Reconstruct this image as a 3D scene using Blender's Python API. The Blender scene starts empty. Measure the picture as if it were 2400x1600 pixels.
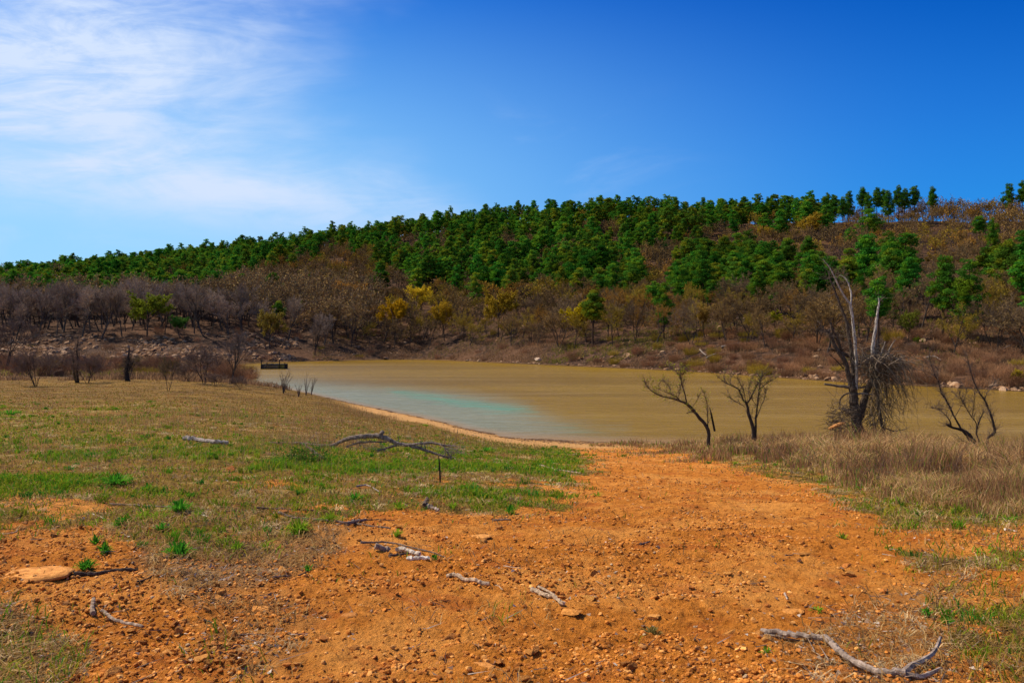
import bpy, math
import numpy as np
from mathutils import Vector
sc = bpy.context.scene
col = sc.collection
# ---------------------------------------------------------------- camera, sky, sun, exposure
CZ = 5.5            # camera height above the lake
F = 2400*28/36      # focal length in photo pixels
cam = bpy.data.cameras.new('camera'); cam.lens = 28; cam.sensor_width = 36; cam.clip_end = 6000; cam.clip_start = 0.05
co = bpy.data.objects.new('camera', cam); col.objects.link(co)
co.location = (0, 0, CZ); co.rotation_euler = (math.radians(90), 0, 0); sc.camera = co
SUN_EL, SUN_AZ = math.radians(50), math.radians(-62)      # azimuth from +Y towards +X
sd = bpy.data.lights.new('sun', 'SUN'); sd.energy = 5.0; sd.angle = math.radians(0.5); sd.color = (1.0, 0.88, 0.70)
so = bpy.data.objects.new('sun', sd); col.objects.link(so)
sv = Vector((math.sin(SUN_AZ)*math.cos(SUN_EL), math.cos(SUN_AZ)*math.cos(SUN_EL), math.sin(SUN_EL)))
so.rotation_euler = sv.to_track_quat('Z', 'Y').to_euler()
sc.view_settings.view_transform = 'Standard'; sc.view_settings.look = 'None'
sc.view_settings.exposure = 0.22; sc.view_settings.gamma = 1
sc.cycles.max_bounces = 5; sc.cycles.diffuse_bounces = 2; sc.cycles.glossy_bounces = 2
sc.cycles.transmission_bounces = 2; sc.cycles.transparent_max_bounces = 4
sc.cycles.use_denoising = True

class N:
    """small helper for writing node trees"""
    def __init__(s, tree): s.t = tree; s.t.nodes.clear()
    def n(s, typ, **kw):
        nd = s.t.nodes.new(typ)
        for k, v in kw.items():
            if k.startswith('i_'):
                key = k[2:].replace('_', ' '); tgt = nd.inputs[int(key)] if key.isdigit() else nd.inputs[key]
                s.put(tgt, v)
            else: setattr(nd, k, v)
        return nd
    def put(s, sock, v):
        if isinstance(v, bpy.types.NodeSocket): s.t.links.new(v, sock)
        elif isinstance(v, (tuple, list)) and len(v) == 3 and sock.type == 'RGBA': sock.default_value = (*v, 1)
        else: sock.default_value = v
    def m(s, op, a, b=0.0, c=None, clamp=False):
        nd = s.t.nodes.new('ShaderNodeMath'); nd.operation = op; nd.use_clamp = clamp
        s.put(nd.inputs[0], a); s.put(nd.inputs[1], b)
        if c is not None: s.put(nd.inputs[2], c)
        return nd.outputs[0]
    def sm(s, x, a, b):            # smoothstep a..b
        nd = s.t.nodes.new('ShaderNodeMapRange'); nd.interpolation_type = 'SMOOTHSTEP'
        s.put(nd.inputs[0], x); s.put(nd.inputs[1], a); s.put(nd.inputs[2], b); nd.inputs[3].default_value = 0; nd.inputs[4].default_value = 1
        return nd.outputs[0]
    def mix(s, f, a, b, mode='MIX'):
        nd = s.t.nodes.new('ShaderNodeMix'); nd.data_type = 'RGBA'; nd.blend_type = mode
        s.put(nd.inputs[0], f); s.put(nd.inputs[6], a); s.put(nd.inputs[7], b)
        return nd.outputs[2]
    def noise(s, vec, scale, detail=4, rough=0.55, dist=0.0):
        nd = s.t.nodes.new('ShaderNodeTexNoise')
        if vec is not None: s.put(nd.inputs['Vector'], vec)
        nd.inputs['Scale'].default_value = scale; nd.inputs['Detail'].default_value = detail
        nd.inputs['Roughness'].default_value = rough; nd.inputs['Distortion'].default_value = dist
        return nd.outputs['Fac']
    def mapping(s, vec, scale=(1,1,1), rot=(0,0,0), loc=(0,0,0)):
        nd = s.t.nodes.new('ShaderNodeMapping'); s.put(nd.inputs[0], vec)
        nd.inputs[1].default_value = loc; nd.inputs[2].default_value = rot; nd.inputs[3].default_value = scale
        return nd.outputs[0]

world = bpy.data.worlds.new('World'); sc.world = world; world.use_nodes = True
w = N(world.node_tree)
sky = w.n('ShaderNodeTexSky', sky_type='NISHITA', sun_disc=False, sun_elevation=SUN_EL, sun_rotation=SUN_AZ,
          altitude=300, air_density=1.0, dust_density=0.6, ozone_density=3.0)
tc = w.n('ShaderNodeTexCoord')
sep = w.n('ShaderNodeSeparateXYZ', i_0=tc.outputs['Generated'])
yy = w.m('MAXIMUM', sep.outputs[1], 0.05)
U = w.m('DIVIDE', sep.outputs[0], yy); V = w.m('DIVIDE', sep.outputs[2], yy)
hsv = w.n('ShaderNodeHueSaturation', i_Hue=0.508, i_Saturation=1.6, i_Value=1.0, i_Color=sky.outputs[0])
# cirrus over the part of the sky towards the sun: streaks on a high plane
zz = w.m('ADD', w.m('MAXIMUM', sep.outputs[2], 0.0), 0.12)
pl = w.n('ShaderNodeCombineXYZ', i_0=w.m('MULTIPLY', U, 2.6), i_1=w.m('MULTIPLY', V, 4.2), i_2=0.0)
n1 = w.noise(w.mapping(pl.outputs[0], scale=(0.9, 1.7, 1), rot=(0, 0, 0.42)), 1.3, 9, 0.60, 0.9)
n2 = w.noise(w.mapping(pl.outputs[0], scale=(0.9, 1.3, 1), rot=(0, 0, 0.3), loc=(3, 1, 0)), 0.9, 5, 0.55, 0.5)
edge = w.m('ADD', -0.34, w.m('MULTIPLY', w.m('SUBTRACT', 1.0, w.sm(V, 0.13, 0.27)), 0.20))
edge = w.m('ADD', edge, w.m('MULTIPLY', w.m('SUBTRACT', n2, 0.5), 0.55))
side = w.m('SUBTRACT', 1.0, w.sm(w.m('SUBTRACT', U, edge), -0.26, 0.20))
low = w.sm(w.m('ADD', V, w.m('MULTIPLY', U, 0.12)), 0.06, 0.17)
n3 = w.noise(w.mapping(pl.outputs[0], scale=(1.0, 2.6, 1), rot=(0, 0, 0.5)), 2.6, 9, 0.66, 0.9)
streak = w.sm(w.m('ADD', w.m('MULTIPLY', n1, 0.6), w.m('ADD', w.m('MULTIPLY', n2, 0.35), w.m('MULTIPLY', n3, 0.4))), 0.52, 0.84)
cl = w.m('MULTIPLY', w.m('MULTIPLY', side, low), w.m('ADD', 0.36, w.m('MULTIPLY', streak, 0.95)), clamp=True)
wisp = w.m('MULTIPLY', w.m('MULTIPLY', w.sm(n1, 0.50, 0.85), 0.35), w.m('MULTIPLY', w.m('SUBTRACT', 1.0, w.sm(U, 0.0, 0.35)), w.m('SUBTRACT', 1.0, w.sm(V, 0.2, 0.34))))
cl = w.m('MAXIMUM', cl, wisp)
SKY_K = 0.12
# darker, deeper blue away from the sun
away = w.sm(w.m('ADD', U, w.m('MULTIPLY', V, 0.9)), -0.55, 0.75)
base = w.mix(1.0, hsv.outputs[0], w.mix(away, (0.98, 1.0, 1.0), (0.01, 0.58, 0.92)), 'MULTIPLY')
hz = w.m('MULTIPLY', w.m('SUBTRACT', 1.0, w.sm(V, 0.12, 0.52)), w.m('SUBTRACT', 0.95, w.m('MULTIPLY', w.sm(U, -0.6, 0.75), 0.45)))
base = w.mix(hz, base, w.mix(w.sm(U, -.5, .6), (2.4, 4.8, 7.2), (.35, 2.3, 6.2)))
cc = w.mix(cl, base, (4.7, 5.6, 7.2))
bg = w.n('ShaderNodeBackground', i_Color=cc, i_Strength=SKY_K)
w.n('ShaderNodeOutputWorld', i_Surface=bg.outputs[0])

# ---------------------------------------------------------------- numeric helpers
rs = np.random.RandomState(7)
def sstep(a, b, x): t = np.clip((x-a)/(b-a), 0, 1); return t*t*(3-2*t)
def hsh(ix, iy, s):
    h = (ix.astype(np.int64)*374761393 + iy.astype(np.int64)*668265263 + s*1274126177) & 0xffffffff
    h = ((h ^ (h >> 13))*1103515245) & 0xffffffff
    h = ((h ^ (h >> 15))*2246822519) & 0xffffffff
    return ((h ^ (h >> 16)) & 0xffffff)/float(0xffffff)
def vnoise(x, y, s=0):
    ix, iy = np.floor(x), np.floor(y); fx, fy = x-ix, y-iy
    fx = fx*fx*(3-2*fx); fy = fy*fy*(3-2*fy)
    a, b, c, d = hsh(ix, iy, s), hsh(ix+1, iy, s), hsh(ix, iy+1, s), hsh(ix+1, iy+1, s)
    return (a*(1-fx)+b*fx)*(1-fy)+(c*(1-fx)+d*fx)*fy
def fbm(x, y, s=0, o=4):
    r = 0; a = 0.5; t = 0
    for k in range(o): r = r + a*vnoise(x*2**k+k*17.3, y*2**k-k*9.1, s+k); t += a; a *= 0.5
    return r/t
def polyin(px, py, P, soft):
    """signed distance to a polygon -> 0..1 mask with a soft edge"""
    P = np.array(P, float); n = len(P); dmin = np.full(px.shape, 1e9); ins = np.zeros(px.shape, bool)
    for i in range(n):
        a, b = P[i], P[(i+1) % n]; e = b-a; L = max(e@e, 1e-9)
        t = np.clip(((px-a[0])*e[0]+(py-a[1])*e[1])/L, 0, 1)
        dmin = np.minimum(dmin, np.hypot(px-a[0]-t*e[0], py-a[1]-t*e[1]))
        c = ((a[1] > py) != (b[1] > py)) & (px < (b[0]-a[0])*(py-a[1])/((b[1]-a[1]) if b[1] != a[1] else 1e-9)+a[0])
        ins ^= c
    sdist = np.where(ins, dmin, -dmin)
    return sstep(-soft, soft, sdist)

# ---------------------------------------------------------------- the lie of the land
CU = np.array([-.95,-.64,-.45,-.36,-.30,-.225,-.16,-.107,-.05,0,.1,.2,.33,.43,.64,.95])
def cu(*v): return np.array(v, float)
NS = cu(90,90,90,95,98,76,63.4,57.7,49,45.6,43.8,43,41,38.7,33,31)
FS = cu(170,165,170,180,212,223,240,239,216,197,171,150,121,105,87,75)
D10 = cu(212,210,212,220,238,250,262,258,240,222,197,178,150,135,122,108)
D11 = cu(380,380,370,360,350,340,330,320,305,295,270,250,228,215,200,185)
D12 = cu(520,520,480,465,450,435,415,400,385,370,345,325,297,280,265,250)
D13 = cu(640,640,600,575,560,540,515,490,470,450,425,400,370,350,335,320)
KD = [np.full(16, 2.0), np.full(16, 3.85), np.full(16, 8.), np.full(16, 12.), np.minimum(20., NS*.6), NS*.66, NS*.88, NS, NS+7,
      (NS+FS)/2, FS-5, FS, FS+8, D10, D11, D12, D13, D13+70, D13+250, np.full(16, 1900.)]
KZ = [np.full(16, 4.02), np.full(16, 3.85),
      cu(3.64,3.64,3.62,3.6,3.58,3.55,3.52,3.5,3.5,3.5,3.46,3.45,3.45,3.46,3.55,3.6),
      cu(3.4,3.4,3.38,3.35,3.3,3.28,3.25,3.2,3.16,3.14,3.08,3.05,3.04,3.06,3.15,3.2),
      cu(2.95,2.95,2.93,2.85,2.8,2.75,2.62,2.52,2.45,2.35,2.3,2.25,2.22,2.3,2.3,2.3),
      cu(1.8,1.78,1.75,1.5,1.1,1.05,1.0,1.0,1.1,1.2,1.3,1.3,1.6,1.8,1.95,2.0),
      cu(1.5,1.45,1.4,1.3,.55,.32,.3,.3,.3,.32,.32,.4,.75,.95,.9,.9),
      cu(1.4,1.35,1.3,.8,0,0,0,0,0,0,0,0,0,0,0,0),
      cu(1.35,1.3,1.2,.5,-.5,-.7,-.8,-.8,-.8,-.8,-.8,-.8,-.8,-.8,-.8,-.8),
      cu(1.3,1.2,1.0,-.3,-1.5,-2,-2,-2,-2,-2,-2,-2,-2,-2,-2,-2),
      cu(1.4,1.3,1.2,0,-.6,-.6,-.6,-.6,-.6,-.6,-.6,-.6,-.6,-.6,-.6,-.6),
      cu(1.5,1.5,1.5,.7,0,0,0,0,0,0,0,0,0,0,0,0),
      cu(2.2,2.2,2.2,1.9,1.3,1.5,1.6,1.6,1.5,1.4,1.3,1.2,1.2,1.2,1.2,1.2),
      cu(6.3,6.3,6.2,6.1,6.0,6.2,6.4,6.5,6.0,5.8,5.6,5.5,5.4,5.4,5.5,5.5),
      cu(24,24,23.5,23.5,23.7,23.5,23.2,22.5,21.8,21.3,20,18.9,17.6,17,16.2,16),
      cu(42,42,44,44,44,45,46,45,44,43,41,39.4,37,35.5,34,33),
      cu(50,51,63,66,68,71.5,73.5,74,74,73,71,67,61,58,57,58),
      cu(46,47,56,58,60,62,64,63,62,61,60,57,54,52,51,52),
      cu(10,15,20,20,20,20,20,20,20,20,20,20,20,20,20,20), np.full(16, 0.)]
NU, ND = 260, 520
TU = np.linspace(-.95, .95, NU); TL = np.linspace(math.log(2), math.log(1900), ND)
def smooth_rows(A, k):
    for _ in range(k):
        B = A.copy(); B[1:-1] = (A[:-2]+2*A[1:-1]+A[2:])/4; A = B
    return A
KDi = np.stack([smooth_rows(np.interp(TU, CU, k), 22) for k in KD]); KZi = np.stack([smooth_rows(np.interp(TU, CU, k), 22) for k in KZ])
T = np.zeros((NU, ND))
for i in range(NU):
    T[i] = np.interp(TL, np.log(KDi[:, i]), KZi[:, i])
for _ in range(3): T[:, 1:-1] = (T[:, :-2]+2*T[:, 1:-1]+T[:, 2:])/4
def z_raw(x, y):
    yy = np.maximum(y, 2.001); u = np.clip(x/yy, -.949, .949)
    fu = (u-TU[0])/(TU[1]-TU[0]); fl = (np.log(np.minimum(yy, 1890))-TL[0])/(TL[1]-TL[0])
    iu = np.clip(fu.astype(int), 0, NU-2); il = np.clip(fl.astype(int), 0, ND-2); a = fu-iu; b = fl-il
    z = (T[iu, il]*(1-a)+T[iu+1, il]*a)*(1-b)+(T[iu, il+1]*(1-a)+T[iu+1, il+1]*a)*b
    return np.where(y < 2.001, 4.02+np.clip(2-y, 0, 60)*0.02, z)
def shore_d(x, y):
    u = np.clip(x/np.maximum(y, 2.), -.949, .949)
    return np.interp(u, TU, KDi[7]), np.interp(u, TU, KDi[11]), np.interp(u, TU, KDi[16])
def zf(x, y):
    x = np.asarray(x, float); y = np.asarray(y, float)
    z = z_raw(x, y); ns, fs, rd = shore_d(x, y)
    near = 1-sstep(40, 110, y); hill = sstep(0, 40, y-fs)
    shore = sstep(0.0, 1.0, np.abs(z))
    z = z + near*(fbm(x*.35, y*.35, 3, 3)-.5)*.18*sstep(2, 6, y)*(0.75+.25*shore)
    z = z + hill*((fbm(x*.035, y*.035, 5, 4)-.5)*5.0 + (fbm(x*.16, y*.16, 9, 3)-.5)*1.6)*(1-.5*sstep(0, 60, y-rd+40))
    z = z + sstep(0.15, .6, z)*(1-near)*(1-hill)*(fbm(x*.2, y*.2, 12, 3)-.5)*.35
    return z
def micro(x, y, dirt):
    r = np.hypot(x, y); f = (1-sstep(14, 40, r))
    a = (fbm(x*1.6, y*1.6, 23, 3)-.5)*.09+(fbm(x*4, y*4, 21, 3)-.5)*.06
    c = fbm(x*13, y*13, 31, 3)-.5; d = fbm(x*37, y*37, 41, 2)-.5
    return f*(a+(c*.045+d*.024*(1-sstep(7, 14, r)))*(.4+.6*dirt))
def proj(x, y, z): yy = np.maximum(y, .5); return 1200+F*x/yy, 800-F*(z-CZ)/yy
def hit(px, py):
    """where the ray through photo pixel (px, py) meets the ground"""
    ds = np.exp(np.linspace(math.log(2.2), math.log(1500), 5000)); u = (px-1200)/F; v = (800-py)/F
    g = zf(u*ds, ds); k = np.nonzero(CZ+v*ds <= g)[0]
    d = ds[k[0]] if len(k) else 1500.
    X_, Y_ = np.array([u*d]), np.array([d]); return u*d, d, float((zf(X_, Y_)+(zmic(X_, Y_) if d < 40 else 0))[0])
def at(px, py, D): return np.array([(px-1200)/F*D, D, CZ+(800-py)/F*D])

DIRT = [(1340,1032),(1420,1036),(1560,1052),(1700,1082),(1850,1122),(1980,1172),(2080,1240),(2160,1340),(2210,1450),(2280,1660),(-300,1660),(-300,1262),(0,1258),
        (230,1245),(330,1268),(420,1292),(560,1300),(700,1245),(760,1200),(900,1178),(1050,1200),(1180,1205),(1300,1160),(1390,1120),(1400,1080)]
LITTER = [([(330,1270),(480,1245),(700,1225),(830,1260),(760,1330),(640,1390),(520,1420),(430,1400),(340,1345)], .75),
          ([(-300,1420),(60,1440),(170,1500),(150,1560),(60,1660),(-300,1660)], .95),
          ([(430,1480),(640,1420),(760,1440),(700,1560),(600,1600),(520,1540)], .35),
          ([(1850,1560),(2000,1420),(2200,1330),(2300,1400),(2250,1560),(2050,1640)], .35)]
def masks(x, y, z):
    px, py = proj(x, y, z)
    wob = (fbm(x*1.3, y*1.3, 51, 5)-.5); wo2 = (fbm(x*3.1+9, y*2.3, 53, 4)-.5); px2 = px+wob*230; py2 = py+wob*50+wo2*60
    near = (y > 1.0) & (y < 60)
    dirt = np.zeros(x.shape); lit = np.zeros(x.shape)
    dirt[near] = polyin(px2[near], py2[near], DIRT, 38)
    dirt[y <= 1.0] = 1
    for P, a in LITTER: lit[near] = np.maximum(lit[near], a*polyin(px2[near], py2[near]+wob[near]*60, P, 40))
    # patchy bare dirt in the rough on the near side of the track's outer edge, and in the meadow
    patch = sstep(.48, .62, fbm(x*2.2+7, y*1.6, 61, 4))
    rt = sstep(1900, 2050, px)*sstep(1180, 1260, py)
    dirt = np.maximum(dirt, patch*rt*.8*near)
    dirt = np.maximum(dirt, .55*sstep(.60, .68, fbm(x*.8, y*.8, 66, 4))*near*sstep(1060, 1140, py))
    ns, fs, rd = shore_d(x, y)
    sand = sstep(.52, .25, z-.25*(fbm(x*.3, y*.3, 71, 3)-.5))*sstep(760, 880, px)*(1-sstep(1440, 1520, px))*(y < ns+9)
    green = sstep(.36, .56, fbm(x*.55+3, y*.42, 81, 5))*(np.exp(-((py-1110)/75)**2)*(1-sstep(1300, 1420, px))+.35*np.exp(-((py-970)/22)**2)*(1-sstep(400, 900, px)))
    green = np.maximum(green, .2*sstep(1900, 2100, px)*sstep(.5, .6, fbm(x*.8, y*.8, 83, 3))*sstep(1130, 1200, py)*(1-sstep(1450, 1550, py)))
    hill = sstep(-6, 3, y-fs); u = x/np.maximum(y, 1)
    hill = np.maximum(hill, sstep(82, 98, y+8*(fbm(x*.08, y*.08, 87, 3)-.5))*(u < -.27)*(z > .25)*.85)
    return dirt, np.clip(green, 0, 1), sand, hill, lit

def zmic(x, y):
    z = zf(x, y); return micro(x, y, masks(x, y, z)[0])
# ---------------------------------------------------------------- mesh building
def mesh(name, V, Ft, mats, cols=None, smooth=False, mi=None, quads=False):
    V = np.ascontiguousarray(V, np.float32); Ft = np.ascontiguousarray(Ft, np.int32); k = Ft.shape[1]
    me = bpy.data.meshes.new(name); me.vertices.add(len(V)); me.vertices.foreach_set('co', V.ravel())
    me.loops.add(Ft.size); me.loops.foreach_set('vertex_index', Ft.ravel())
    me.polygons.add(len(Ft)); me.polygons.foreach_set('loop_start', np.arange(0, Ft.size, k, dtype=np.int32))
    if mi is not None: me.polygons.foreach_set('material_index', np.ascontiguousarray(mi, np.int32))
    me.polygons.foreach_set('use_smooth', np.full(len(Ft), smooth))
    for m_ in (mats if isinstance(mats, (list, tuple)) else [mats]): me.materials.append(m_)
    for nm, C in (cols or {}).items():
        C = np.asarray(C, np.float32)
        if C.shape[1] == 3: C = np.concatenate([C, np.ones((len(C), 1), np.float32)], 1)
        a = me.color_attributes.new(nm, 'FLOAT_COLOR', 'POINT'); a.data.foreach_set('color', np.ascontiguousarray(C).ravel())
    me.update(calc_edges=True); me.validate()
    return me
def link(name, me, parent=None, loc=None, rot=None, scale=None, label=None, cat=None, group=None, kind=None):
    o = bpy.data.objects.new(name, me); col.objects.link(o)
    if parent is not None: o.parent = parent
    if loc is not None: o.location = tuple(float(v) for v in loc)
    if rot is not None: o.rotation_euler = tuple(float(v) for v in rot)
    if scale is not None: o.scale = (float(scale),)*3 if np.isscalar(scale) else tuple(float(v) for v in scale)
    for k_, v in (('label', label), ('category', cat), ('group', group), ('kind', kind)):
        if v: o[k_] = v
    return o

class G:
    """collects triangles with a colour per vertex"""
    def __init__(s): s.V = []; s.F = []; s.C = []; s.n = 0
    def add(s, V, Fc, C):
        V = np.asarray(V, float).reshape(-1, 3); C = np.asarray(C, float)
        if C.ndim == 1: C = np.tile(C, (len(V), 1))
        s.V.append(V); s.F.append(np.asarray(Fc, int).reshape(-1, 3)+s.n); s.C.append(C); s.n += len(V)
    def get(s): return np.concatenate(s.V), np.concatenate(s.F), np.concatenate(s.C)
    def tube(s, P, R, k=6, c=(.1,.07,.05), cap=True, rough=0.0, seed=0):
        P = np.asarray(P, float); n = len(P); R = np.broadcast_to(np.asarray(R, float), (n,)).copy()
        Tn = np.gradient(P, axis=0); Tn /= np.linalg.norm(Tn, axis=1)[:, None]+1e-9
        ref = np.array([0., 0, 1]) if abs(Tn[0, 2]) < .8 else np.array([1., 0, 0])
        A = np.cross(Tn, ref); A /= np.linalg.norm(A, axis=1)[:, None]+1e-9; B = np.cross(Tn, A)
        th = np.arange(k)*2*math.pi/k
        rr = R[:, None]*np.ones(k)[None]
        if rough: rr = rr*(1+rough*(np.random.RandomState(seed).rand(n, k)-.5)*2)
        V = P[:, None]+rr[..., None]*(np.cos(th)[None, :, None]*A[:, None]+np.sin(th)[None, :, None]*B[:, None])
        V = V.reshape(-1, 3); i = np.arange(n-1)[:, None]*k; j = np.arange(k)[None]; jn = (j+1) % k
        q0, q1, q2, q3 = (i+j).ravel(), (i+jn).ravel(), (i+k+jn).ravel(), (i+k+j).ravel()
        Fc = np.concatenate([np.stack([q0, q1, q2], 1), np.stack([q0, q2, q3], 1)])
        if cap:
            V = np.concatenate([V, P[:1], P[-1:]]); m_ = n*k
            j = np.arange(k); jn = (j+1) % k
            Fc = np.concatenate([Fc, np.stack([j, np.full(k, m_), jn], 1)[:, ::1], np.stack([(n-1)*k+j, (n-1)*k+jn, np.full(k, m_+1)], 1)])
        s.add(V, Fc, c)
    def spikes(s, A, B, r, c):
        """many thin three-sided twigs from A to a point at B"""
        A, B = np.asarray(A, float), np.asarray(B, float); n = len(A)
        if n == 0: return
        r = np.broadcast_to(np.asarray(r, float), (n,)); D = B-A; D /= np.linalg.norm(D, axis=1)[:, None]+1e-9
        rf = np.where(np.abs(D[:, 2:3]) < .8, [[0, 0, 1.]], [[1., 0, 0]]); X = np.cross(D, rf); X /= np.linalg.norm(X, axis=1)[:, None]+1e-9; Y = np.cross(D, X)
        V = np.stack([A+r[:, None]*X, A+r[:, None]*(-.5*X+.87*Y), A+r[:, None]*(-.5*X-.87*Y), B], 1).reshape(-1, 3)
        b = np.arange(n)[:, None]*4
        Fc = np.concatenate([b+[[0, 1, 3]], b+[[1, 2, 3]], b+[[2, 0, 3]]])
        c = np.asarray(c, float)
        s.add(V, Fc, np.repeat(c, 4, 0) if c.ndim == 2 else c)
    def tris(s, Pc, size, c, R, flat=0.0, asp=1.0):
        """loose leaf-sized triangles round the points Pc"""
        n = len(Pc); a = R.randn(n, 3); a[:, 2] *= (1-flat); a /= np.linalg.norm(a, axis=1)[:, None]+1e-9
        b = R.randn(n, 3); b[:, 2] *= (1-flat); b -= (b*a).sum(1)[:, None]*a; b /= np.linalg.norm(b, axis=1)[:, None]+1e-9
        size = np.broadcast_to(np.asarray(size, float), (n,))[:, None]
        V = np.stack([Pc-a*size*.5*asp-b*size*.5, Pc+a*size*asp*.6, Pc-a*size*.3*asp+b*size*.55], 1).reshape(-1, 3)
        c = np.asarray(c, float)
        s.add(V, np.arange(3*n).reshape(-1, 3), np.repeat(c, 3, 0) if c.ndim == 2 else c)
def smoothpath(P, sub=4):
    P = np.asarray(P, float); n = len(P)
    if n < 3: t = np.linspace(0, n-1, (n-1)*sub+1); return np.stack([np.interp(t, np.arange(n), P[:, i]) for i in range(P.shape[1])], 1)
    Q = np.concatenate([2*P[:1]-P[1:2], P, 2*P[-1:]-P[-2:-1]]); out = []
    for i in range(n-1):
        p0, p1, p2, p3 = Q[i:i+4]
        for t in np.arange(sub)/sub:
            out.append(.5*((2*p1)+(-p0+p2)*t+(2*p0-5*p1+4*p2-p3)*t*t+(-p0+3*p1-3*p2+p3)*t**3))
    out.append(P[-1]); return np.array(out)

# ---------------------------------------------------------------- materials
def mat(name, build, **kw):
    m_ = bpy.data.materials.new(name); m_.use_nodes = True; n = N(m_.node_tree)
    out = n.n('ShaderNodeOutputMaterial'); s = build(n); n.t.links.new(s, out.inputs[0]); return m_
def principled(n, colr, rough=.9, spec=.2, normal=None):
    p = n.n('ShaderNodeBsdfPrincipled'); n.put(p.inputs['Base Color'], colr); n.put(p.inputs['Roughness'], rough)
    n.put(p.inputs['Specular IOR Level'], spec)
    if normal is not None: n.put(p.inputs['Normal'], normal)
    return p.outputs[0]
def bump(n, h, strength=.5, dist=.02, prev=None):
    b = n.n('ShaderNodeBump', i_Strength=strength, i_Distance=dist, i_Height=h)
    if prev is not None: n.put(b.inputs['Normal'], prev)
    return b.outputs[0]
def m_leafy(trans):
    def f(n):
        a = n.n('ShaderNodeVertexColor', layer_name='Col'); oi = n.n('ShaderNodeObjectInfo')
        c = n.mix(1.0, a.outputs[0], oi.outputs['Color'], 'MULTIPLY')
        d = n.n('ShaderNodeBsdfDiffuse', i_Color=c)
        if not trans: return d.outputs[0]
        t = n.n('ShaderNodeBsdfTranslucent', i_Color=c); x = n.n('ShaderNodeMixShader', i_0=trans, i_1=d.outputs[0], i_2=t.outputs[0])
        return x.outputs[0]
    return f
M_leaf = mat('foliage', m_leafy(.30)); M_twig = mat('twig_bark', m_leafy(0)); M_blade = mat('grass_blade', m_leafy(.35))
def f_bark(n):
    a = n.n('ShaderNodeVertexColor', layer_name='Col'); g = n.n('ShaderNodeNewGeometry')
    v = n.mapping(g.outputs['Position'], scale=(1, 1, .25)); n1 = n.noise(v, 22, 5, .65); n2 = n.noise(g.outputs['Position'], 3, 3)
    c = n.mix(n.sm(n1, .35, .7), n.mix(1.0, a.outputs[0], (.45, .42, .40), 'MULTIPLY'), n.mix(1.0, a.outputs[0], (1.25, 1.22, 1.2), 'MULTIPLY'))
    c = n.mix(n.m('MULTIPLY', n2, .5), c, n.mix(1.0, c, (.6, .62, .6), 'MULTIPLY'))
    return principled(n, c, .9, .15, bump(n, n1, .7, .02))
M_bark = mat('bark', f_bark)
def f_rock(n):
    a = n.n('ShaderNodeVertexColor', layer_name='Col'); tcn = n.n('ShaderNodeTexCoord'); oi = n.n('ShaderNodeObjectInfo')
    n1 = n.noise(tcn.outputs['Object'], 5, 6, .65); n2 = n.noise(tcn.outputs['Object'], 26, 3)
    c = n.mix(1.0, a.outputs[0], oi.outputs['Color'], 'MULTIPLY')
    c = n.mix(n.sm(n1, .35, .68), n.mix(1.0, c, (.62, .55, .5), 'MULTIPLY'), n.mix(1.0, c, (1.15, 1.12, 1.08), 'MULTIPLY'))
    return principled(n, c, .92, .12, bump(n, n.m('ADD', n1, n.m('MULTIPLY', n2, .4)), .6, .03))
M_rock = mat('rock', f_rock)
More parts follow.
